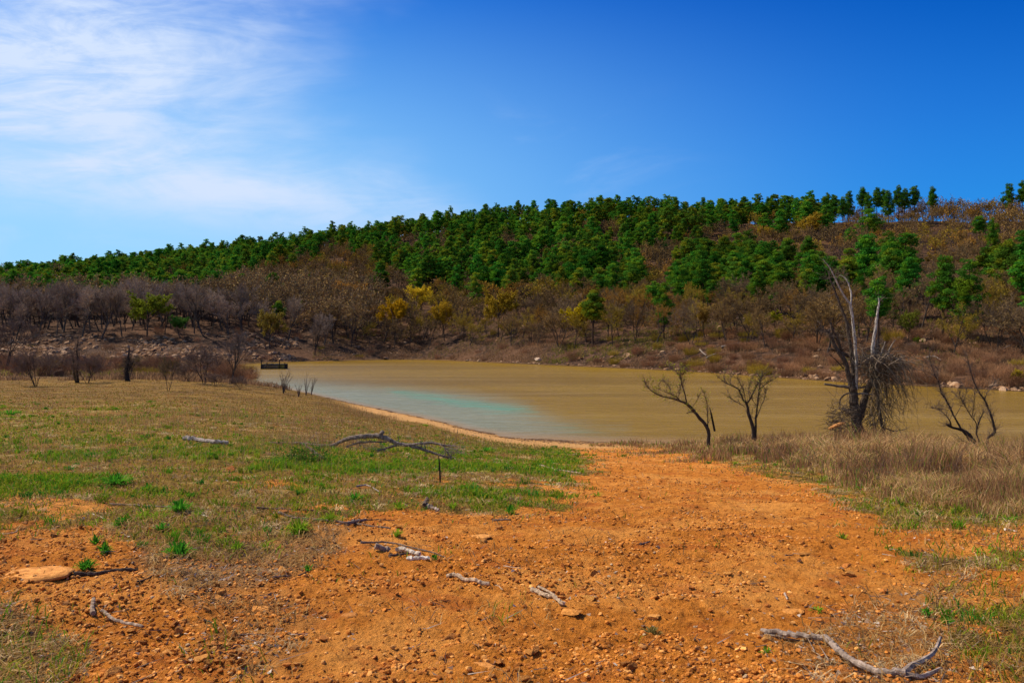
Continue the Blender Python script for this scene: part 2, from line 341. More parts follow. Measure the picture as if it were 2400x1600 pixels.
def f_ground(n):
    g = n.n('ShaderNodeNewGeometry'); P = g.outputs['Position']
    a = n.n('ShaderNodeVertexColor', layer_name='mask'); s = n.n('ShaderNodeSeparateColor', i_0=a.outputs[0])
    b = n.n('ShaderNodeVertexColor', layer_name='mask2'); s2 = n.n('ShaderNodeSeparateColor', i_0=b.outputs[0])
    dirt, green, sand = s.outputs; hill, lit, far = s2.outputs
    nA, nB, nC, nD = n.noise(P, .7, 5), n.noise(P, 5, 6, .65), n.noise(P, 34, 5, .7), n.noise(P, 150, 3, .7)
    fine = n.m('ADD', n.m('MULTIPLY', nB, .4), n.m('MULTIPLY', nC, .6))
    cd = n.mix(n.sm(fine, .36, .64), (.42, .130, .014), (.78, .275, .038))
    cd = n.mix(n.m('MULTIPLY', n.sm(n.m('ADD', n.m('MULTIPLY', nA, .7), n.m('MULTIPLY', nB, .3)), .46, .62), .65), cd, (.82, .35, .075))
    cd = n.mix(n.m('MULTIPLY', n.sm(nD, .58, .74), .4), cd, (.28, .10, .02))
    cd = n.mix(n.m('MULTIPLY', n.sm(n.noise(P, 1.7, 4), .54, .66), .6), cd, (.46, .115, .018))
    cm = n.mix(n.sm(fine, .38, .62), (.17, .092, .016), (.34, .20, .040))
    cm = n.mix(n.sm(n.noise(P, .33, 5), .42, .62), cm, n.mix(n.sm(nB, .4, .6), (.13, .085, .010), (.29, .175, .026)))
    cg = n.mix(n.sm(fine, .38, .62), (.10, .15, .006), (.26, .30, .015))
    cm = n.mix(n.m('MULTIPLY', green, .9), n.mix(n.m('MULTIPLY', n.sm(n.noise(P, 1.6, 5, .7), .54, .60), .8), n.mix(n.m('MULTIPLY', n.sm(n.noise(P, 1.1, 5, .7), .53, .60), .7), cm, (.52, .36, .14)), (.38, .15, .035)), cg)
    cl_ = n.mix(n.sm(n.noise(P, 55, 4, .75), .38, .66), (.16, .085, .03), (.42, .26, .12))
    cs = n.mix(n.sm(fine, .36, .66), (.48, .23, .07), (.70, .40, .15))
    ch = n.mix(n.sm(n.noise(P, .8, 6, .7), .40, .62), (.020, .012, .008), (.105, .055, .032))  # hill leaf litter, darkened to put the woods' shade into its colour
    ch = n.mix(n.m('MULTIPLY', n.sm(n.noise(P, .06, 4), .45, .62), .5), ch, (.15, .072, .034))
    dm = n.sm(n.m('ADD', dirt, n.m('MULTIPLY', n.m('SUBTRACT', nB, .5), .7)), .35, .62)
    cm = n.mix(n.m('MULTIPLY', far, .85), cm, n.mix(n.sm(n.noise(P, .5, 5), .42, .6), (.125, .066, .018), (.24, .135, .03))); c = n.mix(dm, cm, cd); c = n.mix(n.m('MULTIPLY', lit, n.sm(nC, .25, .5)), c, cl_); c = n.mix(sand, c, cs); c = n.mix(hill, c, ch)
    sp = n.n('ShaderNodeSeparateXYZ', i_0=P); wet = n.m('SUBTRACT', 1.0, n.sm(n.m('ADD', sp.outputs[2], n.m('MULTIPLY', n.m('SUBTRACT', nB, .5), .12)), .02, .13))
    c = n.mix(n.m('MULTIPLY', wet, .6), c, n.mix(1.0, c, (.45, .40, .36), 'MULTIPLY'))
    h = n.m('ADD', n.m('MULTIPLY', nC, 1.0), n.m('MULTIPLY', nD, .35))
    nb = bump(n, n.m('ADD', h, n.m('MULTIPLY', nB, 2.0)), 1.0, .055)
    return principled(n, c, .95, .08, nb)
M_ground = mat('ground', f_ground)

# ---------------------------------------------------------------- ground, one sheet to the horizon
th = np.radians(np.concatenate([np.linspace(-180, -50, 40)[:-1], np.linspace(-50, -36, 60)[:-1], np.linspace(-36, 36, 780), np.linspace(36, 50, 60)[1:], np.linspace(50, 180, 40)[1:-1]]))
rr = np.concatenate([np.exp(np.linspace(math.log(.4), math.log(3.2), 24))[:-1], np.exp(np.linspace(math.log(3.2), math.log(22), 430))[:-1], np.exp(np.linspace(math.log(22), math.log(1900), 400))])
TH, RR = np.meshgrid(th, rr); gx, gy = (RR*np.sin(TH)).ravel(), (RR*np.cos(TH)).ravel()
gz = zf(gx, gy); md, mg, ms, mh, ml = masks(gx, gy, gz)
gz = gz+micro(gx, gy, md)
nt, nr = len(th), len(rr); i = np.arange(nr-1)[:, None]*nt; j = np.arange(nt)[None]; jn = (j+1) % nt
quad = np.stack([(i+j).ravel(), (i+jn).ravel(), (i+nt+jn).ravel(), (i+nt+j).ravel()], 1)[:, ::-1]
V = np.stack([gx, gy, gz], 1); c0 = len(V)
me = mesh('ground', V, quad, M_ground, {'mask': np.stack([md, mg, ms], 1), 'mask2': np.stack([mh, ml, sstep(26, 62, gy+10*(fbm(gx*.1, gy*.1, 89, 3)-.5))], 1)}, smooth=True)
link('ground', me, kind='structure', label='orange dirt track, meadow, lake bed and wooded hillside')

# ---------------------------------------------------------------- lake
def f_water(n):
    g = n.n('ShaderNodeNewGeometry'); P = g.outputs['Position']
    a = n.n('ShaderNodeVertexColor', layer_name='shallow_sheen'); s = n.n('ShaderNodeSeparateColor', i_0=a.outputs[0])
    sh, pale, teal = s.outputs
    big = n.noise(n.mapping(P, scale=(.012, .05, 1)), 1.0, 4, .6, .4)
    st = n.noise(n.mapping(P, scale=(.018, .16, 1), rot=(0, 0, .05)), 1.0, 5, .6, .3)
    rip = n.noise(n.mapping(P, scale=(1.1, 3.2, 1)), 1.3, 4, .6); rip2 = n.noise(n.mapping(P, scale=(.25, .9, 1)), 1.0, 3, .6)
    c = n.mix(n.sm(big, .35, .65), (.195, .112, .006), (.262, .156, .012))
    c = n.mix(n.m('MULTIPLY', n.sm(st, .52, .70), .35), c, (.40, .27, .09))  # lighter sheen of wind streaks put into the base colour
    rp = n.noise(n.mapping(P, scale=(.5, 2.6, 1)), 1.0, 5, .75, .4); rq = n.noise(n.mapping(P, scale=(.12, .55, 1), rot=(0, 0, .08)), 1.0, 6, .75, .3)  # ripples: their light and dark painted as colour noise
    c = n.mix(n.m('MULTIPLY', n.sm(rp, .44, .62), .40), c, (.150, .078, .010))
    c = n.mix(n.m('MULTIPLY', n.sm(rq, .50, .68), .35), c, (.33, .205, .045))
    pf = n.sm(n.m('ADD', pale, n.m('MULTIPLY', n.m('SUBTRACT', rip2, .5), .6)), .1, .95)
    c = n.mix(n.m('MULTIPLY', pf, .55), c, n.mix(n.sm(rp, .42, .62), (.15, .24, .22), (.27, .36, .32)))  # sky reflection on the near water, mixed into the base colour
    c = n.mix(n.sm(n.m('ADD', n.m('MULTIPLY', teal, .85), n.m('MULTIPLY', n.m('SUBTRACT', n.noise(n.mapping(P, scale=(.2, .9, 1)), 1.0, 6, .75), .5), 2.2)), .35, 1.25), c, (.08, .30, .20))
    c = n.mix(n.m('MULTIPLY', sh, .6), c, (.34, .20, .10))
    hgt = n.m('ADD', n.m('MULTIPLY', rip, .6), n.m('MULTIPLY', rip2, 1.2))
    p = n.n('ShaderNodeBsdfPrincipled', i_Base_Color=c, i_Roughness=.22)
    p.inputs['Specular IOR Level'].default_value = .10
    p.inputs['IOR'].default_value = 1.33
    n.put(p.inputs['Normal'], bump(n, hgt, .9, .16))
    return p.outputs[0]
M_water = mat('muddy_water', f_water)
wu = np.linspace(-.72, 1.6, 260); wd = np.exp(np.linspace(math.log(26), math.log(300), 220))
WU, WD = np.meshgrid(wu, wd); wx, wy = (WU*WD).ravel(), WD.ravel()
depth = -zf(wx, wy); wpx, wpy = proj(wx, wy, 0*wx)
shal = sstep(.45, .0, depth)*(wy < shore_d(wx, wy)[0]+22)
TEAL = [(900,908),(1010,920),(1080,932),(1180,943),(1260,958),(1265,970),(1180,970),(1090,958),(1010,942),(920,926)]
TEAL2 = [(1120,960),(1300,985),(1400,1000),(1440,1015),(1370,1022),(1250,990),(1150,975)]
SKY_SHEEN = [(590,893),(700,894),(820,903),(1000,915),(1200,935),(1330,975),(1480,985),(1500,1045),(1200,1050),(1000,1000),(700,950),(560,905)]
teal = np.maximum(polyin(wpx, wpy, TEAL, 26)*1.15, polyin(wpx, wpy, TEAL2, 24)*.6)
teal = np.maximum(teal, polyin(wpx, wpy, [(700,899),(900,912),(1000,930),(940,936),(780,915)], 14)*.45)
pale = polyin(wpx, wpy, SKY_SHEEN, 36)*(1-.65*sstep(1000, 1500, wpx))  # where the sky's reflection is painted on the lake
i = np.arange(len(wd)-1)[:, None]*len(wu); j = np.arange(len(wu)-1)[None]
quad = np.stack([(i+j).ravel(), (i+j+1).ravel(), (i+len(wu)+j+1).ravel(), (i+len(wu)+j).ravel()], 1)
keep = depth[quad].max(1) > -.6; quad = quad[keep]
used, inv = np.unique(quad.ravel(), return_inverse=True)
me = mesh('lake_water', np.stack([wx, wy, 0*wx], 1)[used], inv.reshape(-1, 4), M_water, {'shallow_sheen': np.stack([shal, pale, teal], 1)[used]}, smooth=True)
link('lake_water', me, kind='structure', label='muddy brown lake with a teal streak near the shore')
# ================================================================ woods on the hillside
def ico(sub):
    t = (1+5**.5)/2
    V = np.array([(-1,t,0),(1,t,0),(-1,-t,0),(1,-t,0),(0,-1,t),(0,1,t),(0,-1,-t),(0,1,-t),(t,0,-1),(t,0,1),(-t,0,-1),(-t,0,1)], float)
    Fc = [(0,11,5),(0,5,1),(0,1,7),(0,7,10),(0,10,11),(1,5,9),(5,11,4),(11,10,2),(10,7,6),(7,1,8),(3,9,4),(3,4,2),(3,2,6),(3,6,8),(3,8,9),(4,9,5),(2,4,11),(6,2,10),(8,6,7),(9,8,1)]
    V = [v/np.linalg.norm(v) for v in V]
    for _ in range(sub):
        mid = {}; N2 = []
        def md_(a, b):
            k = (min(a, b), max(a, b))
            if k not in mid: v = V[a]+V[b]; V.append(v/np.linalg.norm(v)); mid[k] = len(V)-1
            return mid[k]
        for a, b, c in Fc: ab, bc, ca = md_(a, b), md_(b, c), md_(c, a); N2 += [(a, ab, ca), (b, bc, ab), (c, ca, bc), (ab, bc, ca)]
        Fc = N2
    return np.array(V), np.array(Fc)
def rock_shape(sub, R, cuts=9, flat=.6):
    V, Fc = ico(sub); V = V.copy()
    for _ in range(cuts):
        n = R.randn(3); n /= np.linalg.norm(n); d = .45+R.rand()*.4
        over = V@n-d; V -= np.where(over > 0, over, 0)[:, None]*n
    V *= np.array([1, .65+.35*R.rand(), flat*(.7+.6*R.rand())]); V += .03*R.randn(*V.shape)*(.5 if sub > 1 else 1)
    return V, Fc

def pine_geo(R, H, lod=1.0, tall_bare=.34, wid=1.0):
    """trunk and crown of a shortleaf pine: bare lower stem, ragged rounded crown of needle tufts on drooping limbs"""
    tr = G(); cr = G(); lean = R.randn(2)*.25
    P = np.array([[lean[0]*t*t*1.2+.12*math.sin(t*5+R.rand()), lean[1]*t*t*1.2, H*t*.97] for t in np.linspace(0, 1, 9)])
    tr.tube(P, np.linspace(.20, .035, 9)*(H/13), 6 if lod > .7 else 4, (.085, .050, .034))
    nl = int(58*(.6+.4*lod)); h0 = tall_bare+R.rand()*.08
    for i in range(nl):
        t = h0+(.99-h0)*(i+R.rand()*.8)/nl; k = (t-h0)/(1-h0)
        if R.rand() < .12: continue
        ln = wid*(H/13)*(2.75*min(1, (1-k)*1.15+.05)**.9*min(1, .45+1.6*k)*(.6+.5*R.rand())+.12)
        az = i*2.4+R.randn()*.5; base = np.array([np.interp(t, np.linspace(0, 1, 9), P[:, c]) for c in range(3)])
        up = -.02+.45*k+R.randn()*.24
        dr = np.array([math.cos(az), math.sin(az), up]); tip = base+dr*ln*np.array([1, 1, .7])
        tr.spikes([base], [tip], .035*(H/13), (.07, .042, .03))
        nc = max(1, int(round(ln*1.25*(.5+.5*lod))))
        for c in range(nc):
            q = (c+.75)/nc; cp = base+(tip-base)*q+R.randn(3)*.26*np.array([1, 1, .9]); rad = (.36+.34*R.rand())*(H/13)**.5
            nn = int((74 if lod > .7 else 22)*(rad/.55)**2)
            d = R.randn(nn, 3); d /= np.linalg.norm(d, axis=1)[:, None]; d *= (R.rand(nn, 1)**.42)*rad*np.array([1.15, 1.15, .85])
            g_ = .8+.45*R.rand(nn, 1); tint = np.array([.054, .155, .018]) if R.rand() > .4 else np.array([.115, .190, .014])
            cr.tris(cp+d, (.17 if lod > .7 else .36)*(.7+.6*R.rand(nn)), tint*g_, R, .15, 1.9)
    return tr, cr
def bare_geo(R, H, lod=1.0, bud=.3, spread=1.0, stems=1, budsize=.13, bark=(.085, .062, .050), twig=(.175, .130, .088), budc=(.30, .19, .05)):
    """leafless broadleaf: forking limbs ending in a haze of fine twigs with opening buds"""
    tr = G(); cr = G(); ends = []
    def grow(p, d, L, r, lev):
        n = 4; pts = [p]; q = d.copy()
        for _ in range(n-1):
            q = q+R.randn(3)*.13+np.array([0, 0, .05]); q /= np.linalg.norm(q); pts.append(pts[-1]+q*L/(n-1))
        pts = np.array(pts)
        if lev <= 1: tr.tube(pts, np.linspace(r, r*.62, n), 6 if lev == 0 else 4, bark, cap=False)
        else: tr.tube(pts, np.linspace(r, r*.4, n), 3, bark, cap=False)
        if lev >= 3: ends.append((pts, q, L)); return
        nk = {0: 8, 1: 4, 2: 3}[lev] if stems == 1 else {0: 5, 1: 4, 2: 3}[lev]
        for k in range(nk):
            t = 1. if k == 0 else ((.36 if lev == 0 else .3)+.64*R.rand()); b = np.array([np.interp(t*(n-1), range(n), pts[:, c]) for c in range(3)])
            az = R.rand()*6.28; tilt = (.25 if k == 0 else .55+.35*R.rand())*spread
            a1 = np.cross(q, [.3, .5, .8]); a1 /= np.linalg.norm(a1); a2 = np.cross(q, a1)
            nd = q*math.cos(tilt)+(a1*math.cos(az)+a2*math.sin(az))*math.sin(tilt); nd[2] += .12; nd /= np.linalg.norm(nd)
            grow(b, nd, L*(.56+.2*R.rand())*(1.25-.45*t if lev == 0 else 1)*(.88 if lev else 1), r*(.62 if k == 0 else .42), lev+1)
    for s_ in range(stems):
        a = R.rand()*6.28; d = np.array([math.cos(a), math.sin(a), 0])*(.35 if stems > 1 else .06)+[0, 0, 1]; d /= np.linalg.norm(d)
        grow(np.array([0., 0, -.1])+np.array([math.cos(a), math.sin(a), 0])*.15*(stems > 1), d, H*.5, H*.015/(stems**.4), 0)
    A = []; B = []; D = []
    for pts, q, L in ends:
        m_ = int(22*lod)
        t = R.rand(m_)*(len(pts)-1); b = np.stack([np.interp(t, range(len(pts)), pts[:, c]) for c in range(3)], 1)
        d = q+R.randn(m_, 3)*.62; d[:, 2] += .15; d /= np.linalg.norm(d, axis=1)[:, None]; A.append(b); B.append(b+d*(L*(.35+.6*R.rand(m_, 1))))
    A, B = np.concatenate(A), np.concatenate(B); cr.spikes(A, B, H*.0016/lod**.5+.002, twig)
    m2 = int(len(A)*bud)
    if m2:
        k = R.randint(len(A), size=m2*2); t = .3+.7*R.rand(len(k), 1); pos = A[k]+(B[k]-A[k])*t+R.randn(len(k), 3)*.06
        cr.tris(pos, budsize*(.6+.8*R.rand(len(k))), np.array(budc)*(.7+.6*R.rand(len(k), 1)), R)
    h_ = B[:, 2].max(); sc_ = H/h_
    for g_ in (tr, cr):
        for i_ in range(len(g_.V)): g_.V[i_] = g_.V[i_]*sc_
    return tr, cr
def gmesh(name, g, m_, smooth=False):
    Vv, Ff, Cc = g.get(); return mesh(name, Vv, Ff, m_, {'Col': Cc}, smooth)

R = np.random.RandomState(11)
PINE = []; PINE_LO = []
for k in range(6):
    t_, c_ = pine_geo(R, 13.0, 1.0, [.34, .25, .45, .22, .38, .5][k], [1, 1.1, .85, 1.1, .95, .8][k]); PINE.append((gmesh('pine_trunk', t_, M_bark), gmesh('pine_crown', c_, M_leaf)))
    t_, c_ = pine_geo(R, 13.0, .5, .25, 1.15); PINE_LO.append((t_.get(), c_.get()))
BARE = []; BARE_LO = []
for k in range(7):
    t_, c_ = bare_geo(R, 10.0, 1.0, [.5, .25, .5, .15, .5, .3, .45][k], stems=[1, 1, 1, 2, 1, 3, 1][k], budc=(.21, .145, .055)); BARE.append((gmesh('bare_trunk', t_, M_bark), gmesh('bare_crown', c_, M_twig)))
    t_, c_ = bare_geo(R, 10.0, .26, .7, budsize=.26, budc=(.21, .145, .055)); BARE_LO.append((t_.get(), c_.get()))
GREY = []
for k in range(3):
    t_, c_ = bare_geo(R, 10.0, 1.5, 0, stems=[1, 2, 1][k], spread=.72, twig=(.25, .20, .165), bark=(.11, .09, .075)); GREY.append((gmesh('grey_trunk', t_, M_bark), gmesh('grey_crown', c_, M_twig)))
BUD = []
for k in range(4):
    t_, c_ = bare_geo(R, 10.0, 1.0, 1.6, budsize=.22, budc=(1, 1, 1), twig=(.55, .4, .2)); BUD.append((gmesh('budding_trunk', t_, M_bark), gmesh('budding_crown', c_, M_leaf)))

NTREE = {}
def tree(name, kit, x, y, H, H0, tint, label, cat, group=None, rz=0, wide=1.0):
    z = float(zf(np.array([x]), np.array([y]))[0])
    root = link(name, None, loc=(x, y, z-.15), rot=(0, 0, rz), scale=(H/H0*wide, H/H0*wide, H/H0), label=label, cat=cat, group=group)
    a = link('trunk', kit[0], root); b = link('crown', kit[1], root); b.color = (*tint, 1)
    return root
# --- where pines stand, as the photograph shows it: looked up by the place of a crown on the slope
PP = [[(-200,630),(0,635),(200,600),(400,570),(560,560),(760,535),(780,560),(700,600),(580,625),(545,650),(500,690),(400,690),(240,680),(0,690),(-200,690)],
      [(760,535),(960,500),(1200,480),(1480,470),(1640,480),(1620,540),(1500,575),(1480,640),(1400,665),(1290,650),(1180,660),(1090,650),(980,640),(900,620),(880,590),(960,560),(900,575),(800,570)],
      [(1620,560),(1740,560),(1850,585),(1960,590),(1950,660),(1850,670),(1720,660),(1620,690),(1560,680)],
      [(1990,600),(2080,560),(2140,610),(2130,665),(2010,680),(1960,650)],
      [(1600,470),(1950,450),(1940,520),(1880,560),(1840,520),(1640,520)],
      [(2340,610),(2500,580),(2500,680),(2350,660)]]
NOPINE = [[(620,610),(760,585),(900,590),(860,640),(700,640),(580,650)], [(940,535),(1050,528),(1070,552),(940,565)], [(1660,535),(1830,520),(1900,600),(1780,570),(1650,570)]]
cand = []
R = np.random.RandomState(5)
for _ in range(75000):
    u = R.uniform(-.74, .74); d = math.sqrt(R.uniform(90**2, 690**2)); cand.append((u*d, d))
cand = np.array(cand); ns, fs, rd = shore_d(cand[:, 0], cand[:, 1])
ok = (cand[:, 1] > np.interp(cand[:, 0]/cand[:, 1], TU, KDi[13])+np.where(cand[:, 0]/cand[:, 1] < -.25, 0, -9)) & (cand[:, 1] < rd+22); cand = cand[ok]
cz = zf(cand[:, 0], cand[:, 1]); cpx, cpy = proj(cand[:, 0], cand[:, 1], cz+8)
wobx = (fbm(cand[:, 0]*.05, cand[:, 1]*.05, 91, 3)-.5)*70
pm = np.zeros(len(cand))
for P in PP: pm = np.maximum(pm, polyin(cpx+wobx, cpy+wobx*.3, P, 12))
for P in NOPINE: pm = pm*(1-.93*polyin(cpx+wobx, cpy+wobx*.3, P, 12))
grid = {}; trees = []
for k in range(len(cand)):
    x, y = cand[k]; pine = R.rand() < pm[k]*.93*sstep(.24, .38, fbm(np.array([x*.045]), np.array([y*.045]), 95, 3)[0])+.02
    sp = R.uniform(4.0, 6.4) if pine else 4.9
    if cpx[k] > 1650 and cpy[k] < 600 and not pine: sp = 6.2
    cx, cy = int(x//7), int(y//7)
    if any((x-a)**2+(y-b)**2 < sp*sp for dx in (-1, 0, 1) for dy in (-1, 0, 1) for a, b in grid.get((cx+dx, cy+dy), ())): continue
    grid.setdefault((cx, cy), []).append((x, y)); trees.append((x, y, pine, cpx[k], cpy[k]))
# --- the pines, yellow-budding and other trees one can tell apart; (photo x, photo y of base, top y)
hero_at = []
def hero(px, pb, pt, kit, name, tint, label, cat, H0, group=None, wide=1.0, seed=0):
    x, y, z = hit(px, pb)
    while y > 460 and px > 900: pb += 4; x, y, z = hit(px, pb)
    H = (pb-pt)/F*y; hero_at.append((x, y, H*.25))
    return tree(name, kit, x, y, H, H0, tint, label, cat, group, rz=seed*1.7, wide=wide)
P_ = [(2208,792,598,0,'thick pine with a broad crown, first of the close pair above the far bank',1.05),
      (2266,800,600,3,'dark pine beside the thick broad one, standing low on the far slope',1.05),
      (1557,792,660,1,'lone small pine low on the slope above the far shore',1.0),
      (2330,640,512,4,'slim olive pine alone on the rocky upper slope',.8),
      (1086,694,645,1,'small round pine alone among brown trees under the pine stand',1.3),
      (726,705,640,5,'narrow dark pine standing beside the bright yellow tree',.8),
      (2384,720,590,3,'pine at the edge of the view on the open brown slope',1.2),
      (1665,740,655,0,'pine with a round crown above the brown tree of the far shore',1.3),
      (1775,742,632,2,'pale green pine beneath the row of pines on the middle slope',1.2),
      (2045,690,565,1,'pale green pine standing behind the white limbs of the dead tree',1.2),
      (2120,700,575,3,'wide pine standing just past the tallest white limb of the dead tree',1.3),
      (1640,700,575,0,'tall pine rising over the middle of the slope with layered limbs',1.2)]
for k, (px, pb, pt, v, lab, wd_) in enumerate(P_): hero(px, pb, pt, PINE[v], 'pine_tree', (1.05, 1.05, .9), lab, 'pine', 13, wide=wd_, seed=k)
SK = [(1550,466),(1583,462),(1650,462),(1700,470),(1738,468),(1772,474),(1800,462),(1845,476),(1905,460),(1937,452),(1955,455),(1975,462),(1990,447),(2022,439),(2037,452),(2054,439),(2070,444),(2083,446),(2106,435),(2120,442),(2145,434),(2186,438),(2362,430),(2396,424),(1500,478),(1465,470)]
for k, (px, pt) in enumerate(SK):
    if px < 1940: pb = pt+58+R.rand()*10
    else: pb = pt+80+R.rand()*12
    if k == 0: lab = 'pine on the ridge line, first of the tall row towards the lake end'
    hero(px, pb, pt, PINE[[2, 5, 0, 5, 4][k % 5]], 'pine_tree', (.85, .95, 1.0), 'tall thin pine on the ridge line with sky between the stems', 'pine', 13, 'tall pines along the open ridge line', wide=.85+.25*R.rand(), seed=k)
B_ = [(767,700,640,(.75,.52,.02),'bright yellow blossoming tree on the middle slope, seen beside a narrow pine',1.6,'yellow'),
      (985,742,664,(.72,.52,.03),'small bright yellow tree above the larger mustard yellow one',1.1,'yellow'),
      (925,795,690,(.46,.27,.012),'large mustard yellow tree leafing out near the foot of the hill',1.05,'yellow'),
      (1042,800,695,(.42,.26,.02),'narrow mustard yellow tree just past the large mustard one',.75,'yellow'),
      (1374,802,692,(.46,.34,.012),'round lime yellow tree with a dark stem above the far shore',1.05,'yellow'),
      (822,735,655,(.44,.22,.04),'dusty orange tree beside the bright yellow one',1.3,'orange'),
      (1168,790,668,(.34,.23,.02),'tall olive tree with a straight dark trunk above the far shore',1.0,'olive'),
      (1652,790,700,(.36,.23,.05),'small tan budding tree beneath the pines low on the slope',.9,'tan'),
      (1818,775,722,(.36,.35,.02),'little tree with yellow green shoots under the middle pines',1.4,'green'),
      (630,818,720,(.30,.22,.04),'thin olive tree by the rocky bank above the wooden platform',.9,'olive'),
      (345,790,676,(.22,.26,.02),'broad tree turning green behind the rocky bank',1.2,'green'),
      (422,790,735,(.09,.22,.03),'low bright green bushy tree at the top of the rocky bank',1.4,'green'),
      (712,745,700,(.24,.34,.02),'small lime green tree beside the grey woods',1.2,'green'),
      (1900,560,498,(.42,.28,.03),'yellow budding tree just under the ridge pines',1.5,'yellow'),
      (1790,570,525,(.44,.31,.03),'small yellow budding tree on the upper brown slope',1.4,'yellow'),
      (2195,640,590,(.36,.23,.04),'ochre budding tree above the close pair of pines',1.5,'ochre'),
      (2240,645,592,(.34,.22,.04),'second ochre budding tree above the close pair of pines',1.4,'ochre'),
      (2130,800,720,(.18,.20,.025),'olive green cedar low on the slope between the dead tree and the pine pair',.8,'cedar'),
      (2150,812,785,(.30,.33,.02),'tiny lime bush on the brown slope below the olive cedar',1.3,'bush'),
      (2385,905,858,(.42,.31,.02),'yellow budding bush on the far waterline at the edge of the view',1.0,'bush'),
      (1160,640,600,(.33,.18,.05),'rust coloured tree inside the pine stand',1.3,'rust'),
      (1350,545,515,(.45,.24,.05),'orange tree poking out of the dense pine stand',1.3,'orange'),
      (620,730,690,(.30,.15,.07),'reddish brown budding tree above the grey woods',1.3,'brown')]
for k, (px, pb, pt, tint, lab, wd_, kind) in enumerate(B_): hero(px, pb, pt, BUD[k % 4], 'budding_tree', tint, lab, 'tree', 10, wide=wd_, seed=k)
# --- the woods
def clear_of(x, y): return all((x-a)**2+(y-b)**2 > (c+1.2)**2 for a, b, c in hero_at)
trees = [t for t in trees if clear_of(t[0], t[1])]
def bare_tint(x, y, px, py, r):
    if px < 860 and py > 625+.04*px+14*r: return (1.3, 1.18, 1.0), True
    a = r[0] if hasattr(r, '__len__') else r
    if a < .10: return (1.7, 1.25, .5), False      # orange buds
    if a < (.38 if 780 < px < 1900 and py > 610 else .24): return (1.55, 1.5, .40), False      # olive yellow
    if a < .75: return (1.15, 1.0, .72), False
    return (1.0, .92, .86), False
pines = [t for t in trees if t[2]]; bares = [t for t in trees if not t[2]]
def size_px(t): return -(1.0/t[1])
pines.sort(key=size_px); bares.sort(key=size_px)
def pine_zone(t):
    if t[3] < 790: return 'green pine in the pinewood on the low end of the hill', 'pines on the low end of the hill'
    if t[3] < 1560: return 'dense green pine in the thick stand on the middle of the hill', 'pines of the thick stand on the hill'
    return 'scattered green pine on the brown part of the hill beside the dead tree', 'scattered pines on the brown slope'
gp = []; gb = []
NP_, NB_ = 262, 268
stf = G(); stc = G(); sbt = G(); sbc = G()
def bake(lo, gt, gc, x, y, z, H, H0, rz, tint, wide):
    c, s_ = math.cos(rz), math.sin(rz); M = np.array([[c, -s_, 0], [s_, c, 0], [0, 0, 1.]])*(H/H0); M[:, :2] *= wide
    for (Vv, Ff, Cc), g_, tn in ((lo[0], gt, (1, 1, 1)), (lo[1], gc, tint)): g_.add(Vv@M.T+[x, y, z-.15], Ff, Cc*np.array(tn))
for k, t in enumerate(pines):
    x, y, _, px, py = t; H = R.uniform(7.5, 14.0)+(2.5 if R.rand() < .2 else 0); tn = np.array([.85, 1.0, .9])*(.72+.75*R.rand()); tn[0] *= .75+1.1*R.rand()**1.5; v = R.randint(6); rz = R.rand()*6.28; wd_ = R.uniform(1.2, 1.75)
    if k < NP_:
        lab, grp = pine_zone(t); tree('pine_tree', PINE[v], x, y, H, 13, tuple(tn), lab, 'pine', grp, rz, wd_)
    else: bake(PINE_LO[v], stf, stc, x, y, float(zf(np.array([x]), np.array([y]))[0]), H, 13, rz, tn, wd_)
for k, t in enumerate(bares):
    x, y, _, px, py = t; r = R.rand(); tn, grey = bare_tint(x, y, px, py, r); tn = np.array(tn)*(.75+.5*R.rand()); H = R.uniform(6.5, 11.0) if not grey else R.uniform(8, 13); rz = R.rand()*6.28; wd_ = R.uniform(.85, 1.3)
    if px > 2130 and py < 540: H *= 1.12
    if px < 900 and grey: H *= 1.22
    if k < NB_:
        if grey: tree('bare_tree', GREY[R.randint(3)], x, y, H, 10, tuple(tn), 'leafless grey tree in the grey woods behind the rocky bank', 'tree', 'grey woods behind the rocky bank', rz, wd_)
        else: tree('bare_tree', BARE[R.randint(7)], x, y, H, 10, tuple(tn), 'leafless brown tree on the slope above the far shore', 'tree', 'leafless trees on the far slope', rz, wd_)
    else: bake(BARE_LO[R.randint(7)], sbt, sbc, x, y, float(zf(np.array([x]), np.array([y]))[0]), H, 10, rz, tn*(np.array([1.15, 1.15, 1.25]) if grey else 1), wd_)
def stuff2(name, gt, gc, mt, mc, label):
    a, b = gt.get(), gc.get(); Vv = np.concatenate([a[0], b[0]]); Ff = np.concatenate([a[1], b[1]+len(a[0])]); Cc = np.concatenate([a[2], b[2]])
    me = mesh(name, Vv, Ff, [mt, mc], {'Col': Cc}, mi=np.r_[np.zeros(len(a[1]), int), np.ones(len(b[1]), int)]); return link(name, me, kind='stuff', label=label)
stuff2('pine_forest', stf, stc, M_bark, M_leaf, 'mass of dark green pines farther up the hill')
stuff2('leafless_forest', sbt, sbc, M_bark, M_twig, 'mass of leafless brown woods farther up the hill')
print('TREES', len(pines), len(bares))
